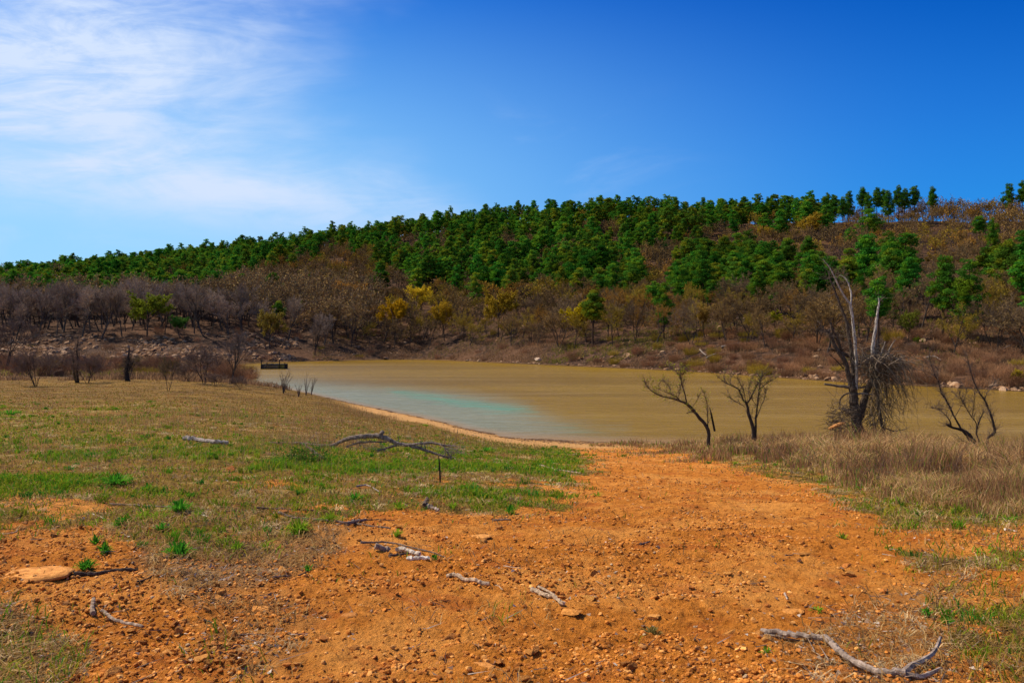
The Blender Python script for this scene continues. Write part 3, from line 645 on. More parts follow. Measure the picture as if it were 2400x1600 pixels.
# ================================================================ rocks and brush of the far bank
R = np.random.RandomState(21)
ROCKS = []
for k in range(8):
    Vv, Ff = rock_shape(2, R, 11, .62); ROCKS.append(mesh('rock', Vv, Ff, M_rock, {'Col': np.tile([.46, .33, .22], (len(Vv), 1))}))
lowrock = [rock_shape(0, R, 5, .6) for _ in range(10)]
def scatter_rocks(g, X, Y, Z, S, C):
    for v in range(10):
        k = np.arange(v, len(X), 10)
        if not len(k): continue
        Vv, Ff = lowrock[v]; a = R.rand(len(k))*6.28; c, s_ = np.cos(a), np.sin(a)
        W = np.stack([Vv[None, :, 0]*c[:, None]-Vv[None, :, 1]*s_[:, None], Vv[None, :, 0]*s_[:, None]+Vv[None, :, 1]*c[:, None], np.tile(Vv[:, 2], (len(k), 1))], -1)*S[k][:, None, None]
        W += np.stack([X[k], Y[k], Z[k]], 1)[:, None]
        g.add(W.reshape(-1, 3), (Ff[None]+np.arange(len(k))[:, None, None]*len(Vv)).reshape(-1, 3), np.repeat(C[k], len(Vv), 0))
rk = []
# rocky bank behind the meadow
for _ in range(3600):
    u = R.uniform(-.66, -.235); i_ = np.interp(u, TU, np.arange(NU)); i_ = int(i_)
    d = R.uniform(KDi[11][i_]+3, KDi[13][i_]+4); q = fbm(np.array([u*28]), np.array([d*.12]), 101, 3)[0]
    if q > .45: rk.append((u*d, d, .22+.85*R.rand()**2.6, 0))
# waterline stones
for _ in range(520):
    u = R.uniform(-.30, .70); fs_ = np.interp(u, TU, KDi[11]); d = fs_+R.uniform(-.2, 2.4)
    if fbm(np.array([u*40]), np.array([3.]), 103, 3)[0] > .42: rk.append((u*d, d, .15+.55*R.rand()**3, 1))
# outcrops among the trees
for _ in range(1500):
    u = R.uniform(-.3, .68); fs_ = np.interp(u, TU, KDi[11]); d = fs_+5+R.rand()**1.3*(70 if u < .3 else 260)
    if fbm(np.array([u*d*.06]), np.array([d*.06]), 105, 3)[0] > .5: rk.append((u*d, d, .25+.75*R.rand()**3, 2))
rk = np.array(rk); rz_ = zf(rk[:, 0], rk[:, 1]); order = np.argsort(-rk[:, 2]/rk[:, 1]); NR = 270
LAB = [('pale angular boulder in the rocky bank behind the meadow', 'boulders of the rocky bank'), ('low stone at the far waterline', 'stones along the far waterline'), ('weathered boulder among the trees on the far slope', 'boulders on the far slope')]
tints = np.array([[1.0, .85, .72], [1.15, 1.0, .85], [.75, .62, .52], [.9, .68, .5], [1.3, 1.2, 1.1]])
for k in order[:NR]:
    x, y, s_, t_ = rk[k]; o = link('boulder', ROCKS[R.randint(8)], loc=(x, y, rz_[k]+.12*s_), rot=(R.randn()*.2, R.randn()*.2, R.rand()*6), scale=s_, label=LAB[int(t_)][0], cat='rock', group=LAB[int(t_)][1])
    o.color = (*(tints[R.randint(5)]*(.7 if t_ == 2 else .78)), 1)
g = G(); k = order[NR:]; scatter_rocks(g, rk[k, 0], rk[k, 1], rz_[k]+.1*rk[k, 2], rk[k, 2], np.array([.42, .30, .20])*tints[R.randint(5, size=len(k))]*.66)
n_ = 9000; u = R.uniform(-.66, .68, n_); d = np.interp(u, TU, KDi[11])+np.where(u < -.22, R.uniform(2, 48, n_), R.rand(n_)**1.6*55+.3); q = fbm(u*d*.12, d*.12, 107, 3) > .47
x, y = (u*d)[q], d[q]; scatter_rocks(g, x, y, zf(x, y)+.03, .08+.22*R.rand(len(x))**2, np.array([.30, .205, .135])*tints[R.randint(5, size=len(x))])
Vv, Ff, Cc = g.get(); link('rubble', mesh('rubble', Vv, Ff, M_rock, {'Col': Cc}), kind='stuff', label='small broken stones strewn over the far bank')
x, y, z = hit(1263, 846); o = link('boulder', ROCKS[3], loc=(x, y, z+.3), rot=(0, .1, .5), scale=(1.35, 1.0, .95), label='big whitish boulder standing alone on the far waterline', cat='rock'); o.color = (1.9, 2.0, 2.1, 1)
x, y, z = hit(904, 841); o = link('boulder', ROCKS[5], loc=(x, y, z+.2), rot=(0, .1, 1.5), scale=(1.9, 1.0, .8), label='dark wide boulder with a pale foot at the far waterline', cat='rock'); o.color = (.5, .45, .4, 1)
# brush: low rounded thickets of dry stems
def brush_geo(R, W_, H_, n, c1, c2):
    g = G(); a = R.rand(n)*6.28; r = R.rand(n)**.5*W_*.42; A = np.stack([np.cos(a)*r, np.sin(a)*r, np.zeros(n)-.05], 1)
    ln = H_*(.45+.6*R.rand(n)); d = np.stack([np.cos(a)*r*.7/W_+R.randn(n)*.28, np.sin(a)*r*.7/W_+R.randn(n)*.28, np.ones(n)], 1); d /= np.linalg.norm(d, axis=1)[:, None]
    c = np.array(c1)+(np.array(c2)-np.array(c1))*R.rand(n, 1); g.spikes(A, A+d*ln[:, None], .014, c)
    k = R.randint(n, size=n*2); t = .4+.6*R.rand(len(k), 1); p = A[k]+(d*ln[:, None])[k]*t; e = d[k]+R.randn(len(k), 3)*.6; g.spikes(p, p+e*H_*.22, .010, c[k]); return g
BR = [gmesh('brush', brush_geo(R, [2.2, 3., 2.6, 1.8, 3.4][k], [1.0, 1.2, 1.5, 1.7, .9][k], 330, (.17, .095, .05), (.34, .20, .11)), M_twig) for k in range(5)]
nb = 0; BP = []
for _ in range(5000):
    u = R.uniform(-.68, .72); fs_ = np.interp(u, TU, KDi[11]); d10 = np.interp(u, TU, KDi[13])
    if u < -.25: d = (R.uniform(86+34*fbm(np.array([u*14]), np.array([2.]), 117, 3)[0], 155) if R.rand() < .6 else R.uniform(104, d10+30)) if u < -.33 else R.uniform(fs_+1, d10+30)
    else: d = fs_+1.3+R.rand()**1.2*(d10-fs_+6)
    if u < -.25 and fbm(np.array([u*20]), np.array([d*.06]), 111, 3)[0] < (.50 if d > fs_ else .36): continue
    if any((u*d-a)**2+(d-b)**2 < (3.0 if u > .2 else 4.4)**2 for a, b in BP[-400:]): continue
    BP.append((u*d, d))
BP = sorted(BP, key=lambda p: p[1]); print('BRUSH', len(BP))
stb = G()
for k, (x, y) in enumerate(BP):
    z = float(zf(np.array([x]), np.array([y]))[0]); s_ = R.uniform(.75, 1.35)*(1.15 if x/y < -.3 and y < 165 else 1)
    olive = R.rand() < (.30 if 1400 < 1200+F*x/y < 1900 else .06); tn = (1.3, 1.5, .35) if olive else tuple(np.array([1.2, 1.05, .95])*(.7+.6*R.rand()))
    if k < 285:
        lab = ('olive green thicket on the far bank', 'olive thickets on the far bank') if olive else ('brown dry thicket on the far bank', 'brown thickets on the far bank')
        if x/y < -.25: lab = (lab[0].replace('far', 'rocky'), lab[1].replace('far', 'rocky'))
        o = link('brush', BR[R.randint(5)], loc=(x, y, z), rot=(0, 0, R.rand()*6), scale=s_, label=lab[0], cat='bush', group=lab[1]); o.color = (*tn, 1)
    elif k % 2 == 0 and k < 900:
        me_ = BR[R.randint(5)]; 
        if not hasattr(stb, 'c'): stb.c = {}
        if me_.name not in stb.c:
            co_ = np.empty(len(me_.vertices)*3, np.float32); me_.vertices.foreach_get('co', co_); fi = np.empty(len(me_.polygons)*3, np.int32); me_.polygons.foreach_get('vertices', fi)
            cc_ = np.empty(len(me_.vertices)*4, np.float32); me_.color_attributes['Col'].data.foreach_get('color', cc_); stb.c[me_.name] = (co_.reshape(-1, 3), fi.reshape(-1, 3)[::2], cc_.reshape(-1, 4)[:, :3])
        Vv, Ff, Cc = stb.c[me_.name]; stb.add(Vv*s_+[x, y, z], Ff, Cc*np.array(tn))
if stb.n: Vv, Ff, Cc = stb.get(); link('undergrowth', mesh('undergrowth', Vv, Ff, M_twig, {'Col': Cc}), kind='stuff', label='dry brown undergrowth under the far woods')
# fallen logs on the far slope
FL = [([(1655,842),(1700,829)], 5, 'grey fallen trunk lying tilted on the far slope under the middle pines'), ([(1690,816),(1735,806)], 5, 'fallen grey trunk leaning uphill above the tilted one'),
      ([(2165,842),(2205,848)], 4, 'pale fallen log on the brown slope below the olive cedar'), ([(1640,822),(1655,836)], 3, 'bleached root snag at the top of the olive thickets'),
      ([(2330,826),(2372,812)], 4, 'grey fallen log among thickets at the edge of the view')]
for P, w_, lab in FL:
    a, b = np.array(hit(*P[0])), np.array(hit(*P[1])); a[2] += .25; b[2] += .25; g = G(); m_ = (a+b)/2+R.randn(3)*.2
    g.tube(smoothpath([a, m_, b], 3)-a, np.linspace(w_/F*a[1]*.6, w_/F*a[1]*.3, 7), 6, (.34, .28, .24)); link('fallen_log', gmesh('fallen_log', g, M_bark), loc=a, label=lab, cat='log')

# ================================================================ bare trees and bushes on the near side of the lake
def twigs_along(g, P, n, L, r, c, R, up=.3, spread=.8, sub=2, bud=None, budn=1.0, budsize=.03):
    """fine forked twigs along a branch path; bud: colour of the opening leaves"""
    P = np.asarray(P, float); t = (.25+.75*R.rand(n))*(len(P)-1); A = np.stack([np.interp(t, range(len(P)), P[:, k]) for k in range(3)], 1)
    i0 = np.clip(t.astype(int), 0, len(P)-2); d = P[i0+1]-P[i0]; d /= np.linalg.norm(d, axis=1)[:, None]+1e-9
    D = d*.5+R.randn(n, 3)*spread*.6+[0, 0, up]; D /= np.linalg.norm(D, axis=1)[:, None]; ln = L*(.35+.75*R.rand(n, 1)); B = A+D*ln
    g.spikes(A, B, r, c); allA, allB = A, B
    for s_ in range(sub):
        k = R.randint(len(allA), size=int(n*1.8)); q = .2+.7*R.rand(len(k), 1); a = allA[k]+(allB[k]-allA[k])*q; e = (allB[k]-allA[k]); el = np.linalg.norm(e, axis=1)[:, None]+1e-9
        D = e/el+R.randn(len(k), 3)*.5+[0, 0, up*.4]; D /= np.linalg.norm(D, axis=1)[:, None]; b = a+D*el*(.35+.4*R.rand(len(k), 1)); g.spikes(a, b, r*.6, c); allA, allB = a, b
    if bud is not None:
        k = R.randint(len(allA), size=int(n*budn*3)); q = .3+.7*R.rand(len(k), 1); g.tris(allA[k]+(allB[k]-allA[k])*q, budsize*(.6+.8*R.rand(len(k))), np.array(bud)*(.7+.6*R.rand(len(k), 1)), R)
def build_tree(name, base_px, D, limbs, label, cat='tree', bark=(.075, .052, .038), twig=(.16, .11, .08), tw=None, bud=None, seed=0, sub=2, up=.3, zj=.25, budn=1.0, extra=None):
    """limbs: [pixel path [(x, y, width px)...], kind] at distance D; first is the trunk; paths get their own depth too"""
    R = np.random.RandomState(seed); px, py = base_px; o3 = at(px, py, D); o3[2] = float(zf(np.array([o3[0]]), np.array([D]))[0])-.05
    root = link(name, None, loc=o3, label=label, cat=cat); parts = []; crown = G()
    for k, (P, col_, ntw) in enumerate(limbs):
        dj = R.randn()*zj; n = len(P); Q = []
        for i_, (x, y, w_) in enumerate(P):
            t = i_/max(1, n-1); p = at(x, y, D)-o3; f = D+dj*t*2.0*(0 if k == 0 else 1)
            p = at(x, y, f)-o3; Q.append([*p, max(w_*(.85 if name != 'dead_tree' else 1.08), .8)/F*D*.5])
        if k == 0 or (Q[0][2] > .0 and Q[0][2] < 1.6 and P[0][1] > py-22): Q.insert(0, [Q[0][0], Q[0][1], float(zf(np.array([Q[0][0]+o3[0]]), np.array([Q[0][1]+o3[1]]))[0])-o3[2]-.15, Q[0][3]*1.1])
        Q = smoothpath(Q, 4); g = G(); g.tube(Q[:, :3]+R.randn(len(Q), 3)*Q[:, 3:4]*.10, Q[:, 3], 8 if P[0][2] > 6 else 5, col_ or bark, rough=.12, seed=k)
        link('trunk' if k == 0 else 'branch', gmesh('branch', g, M_bark), root)
        if ntw: twigs_along(crown, Q[:, :3], int(ntw*1.7), (tw or 26)/F*D, .85/F*D*.5, twig, R, up, sub=sub, bud=bud, budn=budn)
    if extra: extra(crown, o3, R)
    if crown.n: link('crown', gmesh('twigs', crown, M_twig), root)
    return root
def Z(ox, oy, k): return lambda L: [(ox+a*k, oy+b*k, c*k) for a, b, c in L]
BB = None
z1 = Z(1480, 820, .1786)
build_tree('leaning_willow', (1659,1006), 36.5, [(z1([(1005,1050,56),(900,900,50),(820,800,45),(730,710,42),(640,670,32),(520,630,24),(380,600,18),(270,540,14),(200,470,8),(185,420,4)]), BB, 70),
  (z1([(725,700,24),(700,570,20),(660,450,17),(640,350,14),(570,265,9),(500,230,4)]), BB, 60), (z1([(650,360,10),(680,310,8),(730,270,4)]), BB, 26), (z1([(522,625,12),(510,520,10),(460,440,8),(405,385,3)]), BB, 24),
  (z1([(600,645,11),(632,560,9),(636,480,4)]), BB, 16), (z1([(830,810,26),(775,806,18),(715,832,6)]), BB, 6), (z1([(800,745,8),(860,660,5),(880,600,3)]), BB, 12), (z1([(640,670,18),(580,605,12),(440,550,8),(320,490,3)]), BB, 20),
  (z1([(1003,1010,18),(998,820,12),(988,700,9),(955,560,4)]), BB, 26)], 'crooked willow leaning out over the water with yellow green buds', seed=1, bud=(.42, .42, .02), tw=24, budn=2.2)
g = G(); P = smoothpath([at(1675,1010,36.5), at(1668,975,36.5), at(1663,953,36.6)], 3); o3 = P[0].copy(); g.tube(P-o3, [.05, .05, .048, .045, .036, .022, .006], 6, (.035, .022, .018)); link('stake', gmesh('stake', g, M_bark), loc=o3, label='dark pointed stump stake behind the foot of the leaning willow', cat='stump')
build_tree('willow', (1762,1003), 37.0, [(z1([(1600,1040,62),(1540,850,46),(1510,700,36),(1470,660,26),(1440,590,24),(1400,510,20),(1300,460,15),(1220,420,10),(1110,325,4)]), BB, 60),
  (z1([(1520,700,28),(1580,600,24),(1640,470,18),(1690,405,9),(1700,350,5)]), BB, 50), (z1([(1630,930,34),(1640,830,26),(1655,700,24),(1672,560,24),(1685,470,16),(1700,380,8),(1745,300,3)]), BB, 60),
  (z1([(1640,890,16),(1700,740,13),(1750,620,9),(1757,520,4)]), BB, 24), (z1([(1685,510,13),(1790,430,10),(1890,365,4)]), BB, 26), (z1([(1500,690,14),(1478,560,10),(1430,440,8),(1380,345,3)]), BB, 22),
  (z1([(1490,745,10),(1390,685,8),(1255,612,3)]), BB, 18), (z1([(1555,650,11),(1540,500,9),(1590,375,4)]), BB, 26), (z1([(1640,725,9),(1590,655,7),(1560,560,4)]), BB, 14), (z1([(1300,465,9),(1300,380,6),(1295,320,3)]), BB, 10), (z1([(1230,425,7),(1210,350,3)]), BB, 8),
  (z1([(1620,900,9),(1560,860,6),(1500,800,4)]), BB, 14)], 'forked bare willow with a fan of dark limbs beside the water', seed=2, bud=(.34, .33, .03), tw=24, budn=1.0)
z2 = Z(2100, 820, .1913)
build_tree('split_tree', (2330,1105), 28.5, [(z2([(1215,1480,50),(1150,1330,62),(1050,1230,72),(960,1140,80),(880,1040,74),(810,980,44),(700,950,34),(640,920,44),(620,925,20)]), (.045, .030, .024), 26),
  (z2([(670,930,34),(655,860,16),(590,780,11),(510,725,9),(440,712,4)]), BB, 34), (z2([(800,970,30),(740,860,26),(700,790,26),(650,680,28),(600,590,26),(550,510,18),(520,380,16),(480,320,14),(440,200,9),(400,60,5)]), (.045, .030, .024), 90),
  (z2([(515,370,12),(512,290,10),(505,215,5)]), (.25, .20, .17), 16), (z2([(1160,1420,44),(1130,1200,36),(1125,1080,34),(1205,1010,38),(1185,880,32),(1140,740,28),(1090,620,24),(1020,520,20),(960,400,18),(905,230,11),(870,70,5)]), BB, 110),
  (z2([(1085,610,11),(1120,520,9),(1190,430,7),(1225,340,3)]), BB, 26), (z2([(1040,1180,24),(1005,1080,22),(985,1010,20),(1010,900,18),(1060,780,12),(1070,740,5)]), BB, 26), (z2([(985,990,16),(980,890,14),(920,810,13),(850,690,11),(790,590,8),(770,480,4)]), BB, 40),
  (z2([(930,820,9),(955,690,7),(960,530,3)]), BB, 18), (z2([(820,650,7),(740,570,5),(715,510,3)]), BB, 12), (z2([(715,830,10),(790,700,7),(850,560,5),(870,440,3)]), BB, 16), (z2([(890,1140,12),(800,1110,8),(760,1125,3)]), BB, 10), (z2([(645,735,8),(580,725,5),(500,715,3)]), BB, 10)],
  'dark split tree with two bare leaning stems behind the dry weeds', seed=3, tw=30, sub=2)
build_tree('snag', (2404,1115), 27.0, [([(2412,1120,20),(2396,1085,18),(2390,1060,16),(2398,1040,12),(2420,1020,8)], (.03, .022, .018), 30)], 'dark crooked trunk cut off by the edge of the view', seed=4, tw=24)
# the big dead tree
z3 = Z(1850, 580, .319); DK = (.105, .078, .058); WH = (.52, .46, .40); GR = (.30, .25, .21)
def tangle(g, o3, R):
    D = 35.; k = F/D
    def W(a, b, dy=0): p = at(1850+a*.319, 580+b*.319, D+dy)-o3; return p
    for i_ in range(270):      # thatch of dead vines round the crown
        a, b = 660+R.randn()*100, 855+R.randn()*45; 
        if i_ % 3 == 0: a, b = 540+R.rand()*240, 800+R.rand()*60
        p = W(a, b, R.randn()*.5); q = p+np.array([R.randn()*.5, R.randn()*.4, R.randn()*.22]); r = q+np.array([.35*abs(R.randn())+.05, R.randn()*.25, -.25-.4*R.rand()])
        g.tube(smoothpath([p, q, r], 3), np.linspace(.018, .006, 7), 3, np.array([.17, .125, .085])*(.6+.9*R.rand()), cap=False)
    def walk(p, d, n, step, sag, curl, r, c):      # one vine: a wandering strand that sags as it grows
        P = [p]
        for _ in range(n): d = d+R.randn(3)*curl+[0, 0, -sag]; d = d/np.linalg.norm(d); P.append(P[-1]+d*step*(.6+.8*R.rand()))
        P = np.array(P); P[:, 2] = np.maximum(P[:, 2], -.1); g.tube(P, np.linspace(r, r*.35, len(P)), 3, c, cap=False); return P
    for i_ in range(165):      # strands spilling out of the thatch towards the open side
        c = np.array([.16, .115, .07])*(.45+1.0*R.rand()); P = walk(W(540+R.rand()*250, 800+R.rand()*150, R.randn()*.35), np.array([.6+.8*R.randn(), R.randn()*.6, .1+.4*R.randn()]), R.randint(10, 27), .13, .20, .26, .013, c)
        for _ in range(2): q = P[R.randint(2, len(P))]; walk(q, R.randn(3)*[.6, .4, .3], 4, .10, .12, .4, .008, c)
    for i_ in range(140):      # straggling strands beside the trunk down to the ground
        walk(W(570+R.rand()*150, 930+R.rand()*360, R.randn()*.3), np.array([.3*R.randn()+.1, .3*R.randn(), -1.]), R.randint(8, 20), .13, .07, .33, .013, np.array([.14, .10, .065])*(.45+1.0*R.rand()))
    for i_ in range(160):      # fine dead twigs all over the crown
        k_ = R.randint(4); a0, b0 = [(440+R.rand()*60, 760+R.rand()*420), (560+R.rand()*110, 820+R.rand()*330), (300+R.rand()*140, 620+R.rand()*160), (470+R.rand()*220, 1100+R.rand()*280)][k_]
        walk(W(a0, b0, R.randn()*.2), R.randn(3)*[1, .6, .6]+[0, 0, .15], 5, .10, .02, .35, .009, np.array([.15, .11, .08])*(.5+.9*R.rand()))
    for i_ in range(150):      # snarl at the foot
        a0 = 320+R.rand()*120; b0 = 1180+R.rand()*190; dy = R.randn()*.4; p = W(a0, b0, dy)
        P = smoothpath([p, p+R.randn(3)*[.3, .2, .2], p+R.randn(3)*[.5, .3, .3]], 3); g.tube(P, np.linspace(.013, .005, len(P)), 3, np.array([.12, .085, .06])*(.5+.9*R.rand()), cap=False)
vin = {}
def keep_vines(g, o3, R): vin['g'] = G(); tangle(vin['g'], o3, R)
big = build_tree('dead_tree', (2010,1030), 35.0, [
  (z3([(510,1420,86),(500,1330,76),(490,1250,70),(478,1150,62),(468,1080,58),(460,1000,50),(452,930,42)]), DK, 0),
  (z3([(458,1050,34),(432,930,32),(400,820,30),(345,740,28),(305,660,22),(285,620,16),(245,618,6)]), DK, 14),
  (z3([(478,1000,30),(466,860,28),(450,750,26),(430,600,22),(412,520,19),(376,430,16),(332,310,12),(297,230,9),(293,170,5)]), DK, 30),
  (z3([(488,1040,26),(492,870,24),(486,760,22),(478,650,20),(465,540,19),(450,430,18),(410,370,14),(370,300,12),(330,215,9),(290,140,7),(248,92,3)]), WH, 34),
  (z3([(452,430,12),(454,340,11),(440,280,9),(410,225,7),(368,200,3)]), WH, 16),
  (z3([(600,870,28),(610,780,26),(620,680,23),(635,570,19),(650,470,15),(660,400,11),(655,368,6)]), WH, 12),
  (z3([(515,1270,56),(535,1180,50),(552,1110,46),(575,1040,44),(610,970,42),(640,890,38),(650,840,30)]), (.10, .07, .052), 0),
  (z3([(520,1240,20),(545,1150,30),(553,1080,20)]), (.42, .33, .26), 0),
  (z3([(640,860,26),(638,780,22),(650,670,16)]), (.16, .12, .09), 6), (z3([(662,850,16),(680,770,13),(705,690,5)]), GR, 6), (z3([(700,840,16),(735,750,14),(778,678,8)]), GR, 4), (z3([(590,850,8),(545,790,7),(537,735,4)]), GR, 4),
  (z3([(385,760,20),(345,660,18),(302,575,10)]), DK, 8), (z3([(300,742,12),(360,762,24),(430,795,26),(560,835,18)]), DK, 6), (z3([(400,890,8),(340,825,7),(292,780,4)]), DK, 4),
  (z3([(445,1025,22),(350,1015,17),(258,1003,13)]), (.20, .15, .11), 0), (z3([(475,1225,40),(430,1200,30),(390,1180,20)]), DK, 4), (z3([(445,1065,12),(395,1088,11),(371,1130,10),(374,1195,5)]), DK, 6), (z3([(500,1030,18),(560,1020,16),(620,1000,14)]), DK, 2), (z3([(480,1075,14),(540,1072,12),(620,1080,8)]), GR, 0),
  (z3([(530,1340,24),(600,1380,20),(660,1400,26),(706,1455,14)]), DK, 0), (z3([(700,1325,9),(770,1345,7),(832,1337,4)]), DK, 6), (z3([(745,1350,8),(820,1400,6),(905,1440,3)]), DK, 6), (z3([(640,1000,24),(655,1150,20),(680,1300,22),(705,1420,20)]), DK, 10)],
  'tall dead tree with white broken limbs and a thatch of hanging vines', seed=5, tw=34, twig=(.17, .13, .10), extra=keep_vines, up=.15)
link('vine', gmesh('vine', vin['g'], M_twig), big)
g = G(); a, b = at(1942, 1005, 34.2), at(1981, 990, 34.0); P = smoothpath([a, (a+b)/2+[0, 0, .03], b], 3); g.tube(P-a, [.03, .06, .085, .08, .07, .05, .02], 7, (.60, .27, .09), rough=.25, seed=3); link('broken_branch', gmesh('broken_branch', g, M_bark), loc=a, label='freshly broken orange piece of wood at the foot of the dead tree', cat='branch')
# trees and bushes along the edge of the meadow
def far_tree(name, pb, D_, H_px, kit, tint, label, wide=1.0, seed=0, cat='tree'):
    x, y, z = hit(*pb); H = H_px/F*y; return tree(name, kit, x, y, H, 10, tint, label, cat, None, seed*1.3, wide)
R = np.random.RandomState(77)
def kit(seed, **kw): t_, c_ = bare_geo(np.random.RandomState(seed), 10, **kw); return (gmesh('trunk', t_, M_bark), gmesh('crown', c_, M_twig))
K1 = kit(1, lod=1.2, bud=0, stems=1, bark=(.055, .04, .034), twig=(.16, .11, .085), spread=.8); K2 = kit(2, lod=1.3, bud=0, stems=4, bark=(.06, .045, .038), twig=(.17, .12, .09)); K3 = kit(3, lod=1.2, bud=.5, stems=2, bark=(.06, .045, .035), twig=(.15, .105, .08), budc=(.2, .15, .04)); K4 = kit(4, lod=1.2, bud=0, stems=1, spread=.45, bark=(.07, .055, .045), twig=(.20, .155, .12)); K5 = kit(5, lod=1.4, bud=0, stems=5, bark=(.09, .065, .05), twig=(.20, .14, .10))
MT = [((12,868),150,K2,1.0,'dark forked bare tree at the very edge of the meadow'), ((84,905),98,K5,1.1,'squat bush of crooked grey stems at the meadow edge'), ((205,897),78,K5,1.3,'tangled low bush leaning on the twin dark trunks'),
      ((393,916),92,K3,.8,'small bare tree casting a thin shadow on the meadow'), ((479,901),108,K2,1.15,'bushy dark tree with a fan of stems by the meadow edge'), ((543,899),140,K4,.95,'tallest slender bare tree at the corner of the lake'),
      ((440,893),52,K5,1.6,'low tangled thicket behind the small bare tree'), ((300,885),60,K3,1.2,'yellowish bush beside the vine covered stump'), ((130,880),60,K2,1.3,'brown bush behind the squat bush of grey stems'),
      ((738,832),95,K4,1.2,'thin upright tree on the far bank past the wooden platform'), ((565,912),40,K5,1.4,'reddish bush at the corner of the meadow by the water'), ((505,905),40,K5,1.5,'low brown bush at the foot of the slender bare tree')]
for k, (pb, hp, kt, wd_, lab) in enumerate(MT): far_tree('bare_tree' if hp > 70 else 'bush', pb, 0, hp, kt, (1, .95, .95), lab, wd_, k, 'tree' if hp > 70 else 'bush')
build_tree('twin_trunk_tree', (179,897), hit(179, 897)[1], [([(184,899,6.5),(181,875,5.5),(183,850,5),(180,822,4),(183,800,2)], (.04, .03, .022), 60), ([(178,897,6),(173,870,5),(172,845,4),(168,826,2)], (.10, .075, .03), 40)], 'pair of dark upright trunks with hardly any twigs left', seed=8, tw=34)
def ivy(g, o3, R):
    D = hit(302, 893)[1]
    for i_ in range(260):
        t = R.rand()**.8; c = at(302-8*(1-t)+R.randn()*(1.5+6*(1-t)**1.5), 892-58*t, D)-o3; e = c+R.randn(3)*[.5, .5, .3]-[0, 0, .4*R.rand()]; g.spikes([c], [e], .022, np.array([.13, .09, .06])*(.4+R.rand()))
build_tree('vine_covered_stump', (302,893), hit(302, 893)[1], [([(298,893,15),(296,872,11),(300,845,7),(303,815,3)], (.06, .045, .035), 30), ([(300,870,6),(308,856,4),(313,846,2)], (.06, .045, .035), 12)], 'dark leaning stump smothered in dead vines on the meadow edge', cat='stump', seed=9, tw=14, extra=ivy)
for k, (px, pb, hp, n_, lab) in enumerate([(664,922,50,9,'fan shaped bare bush on the grassy point by the water'), (700,930,30,5,'small bare bush between the fan shaped bush and the twin saplings'), (717,927,55,3,'straight bare sapling on the grassy point'), (729,926,46,4,'leaning bare sapling beside the straight one on the point')]):
    x, y, z = hit(px, pb); g = G(); R = np.random.RandomState(k+40)
    for i_ in range(n_):
        a = R.randn(2)*(.28 if n_ > 4 else .1)+([.2, 0] if k == 3 else [0, 0]); H = hp/F*y*(.6+.4*R.rand()); P = smoothpath([(0, 0, -.05), (a[0]*H*.4, a[1]*H*.4, H*.5), (a[0]*H, a[1]*H, H)], 3); g.tube(P, np.linspace(.035, .006, 7), 4, (.10, .07, .055), cap=False); twigs_along(g, P, 14, H*.28, .009, (.15, .10, .08), R, .4, .7, sub=1)
    link('sapling', gmesh('sapling', g, M_twig), loc=(x, y, z), label=lab, cat='bush')
# the old timber platform standing in the lake
x0 = hit(640, 864); D = CZ*F/(864.5-800); cx = (640-1200)/F*D; root = link('timber_platform', None, loc=(cx, D, 0), rot=(0, 0, .12), label='dark broken timber platform standing in the brown water', cat='platform')
def box(g, c, s, col_, rz=0):
    v = np.array([[a, b, d] for a in (-.5, .5) for b in (-.5, .5) for d in (-.5, .5)])*s; cs, sn = math.cos(rz), math.sin(rz); v = np.stack([v[:, 0]*cs-v[:, 1]*sn, v[:, 0]*sn+v[:, 1]*cs, v[:, 2]], 1)+c
    g.add(v, [(0,1,3),(0,3,2),(4,6,7),(4,7,5),(0,4,5),(0,5,1),(2,3,7),(2,7,6),(0,2,6),(0,6,4),(1,5,7),(1,7,3)], col_)
R = np.random.RandomState(3); W_ = 56/F*D; HH = 13/F*D; g = G()
for i_ in range(7):
    for j_ in range(3):
        w_ = W_/7; g_c = np.array([.085, .075, .060])*(.7+.7*R.rand()); g_c = g_c*(np.array([1.3, 1.5, .5]) if i_ > 4 else 1)
        box(g, (-W_/2+w_*(i_+.5), R.randn()*.02, HH*(.12+.29*j_)), (w_*.97, .18, HH*.27), g_c)
link('side_wall', gmesh('side_wall', g, M_bark), root)
g = G()
for i_ in range(12): box(g, (-W_/2+W_*(i_+.5)/12, 1.5, HH*.86+R.randn()*.03), (W_/12*.9, 2.8+R.rand()*.3, .12), np.array([.12, .10, .08])*(.6+.6*R.rand()))
link('deck', gmesh('deck', g, M_bark), root)
for px_ in (-.49, .49):
    g = G(); box(g, (px_*W_, 1.5, HH*.4), (.18, 2.8, HH*.8), (.05, .045, .03)); link('end_wall', gmesh('end_wall', g, M_bark), root)
for px_, h_, ln in ((-.47, 1.5, 0), (.27, 1.75, 0), (-.33, 1.25, -.5), (.485, 1.12, 0)):
    g = G(); g.tube([(px_*W_, -.16, -.3), (px_*W_-ln*.3, -.16, HH*.5), (px_*W_-ln, -.16, HH*h_)], [.12, .11, .09], 6, (.13, .10, .075) if ln else (.045, .035, .03)); link('post', gmesh('post', g, M_bark), root)
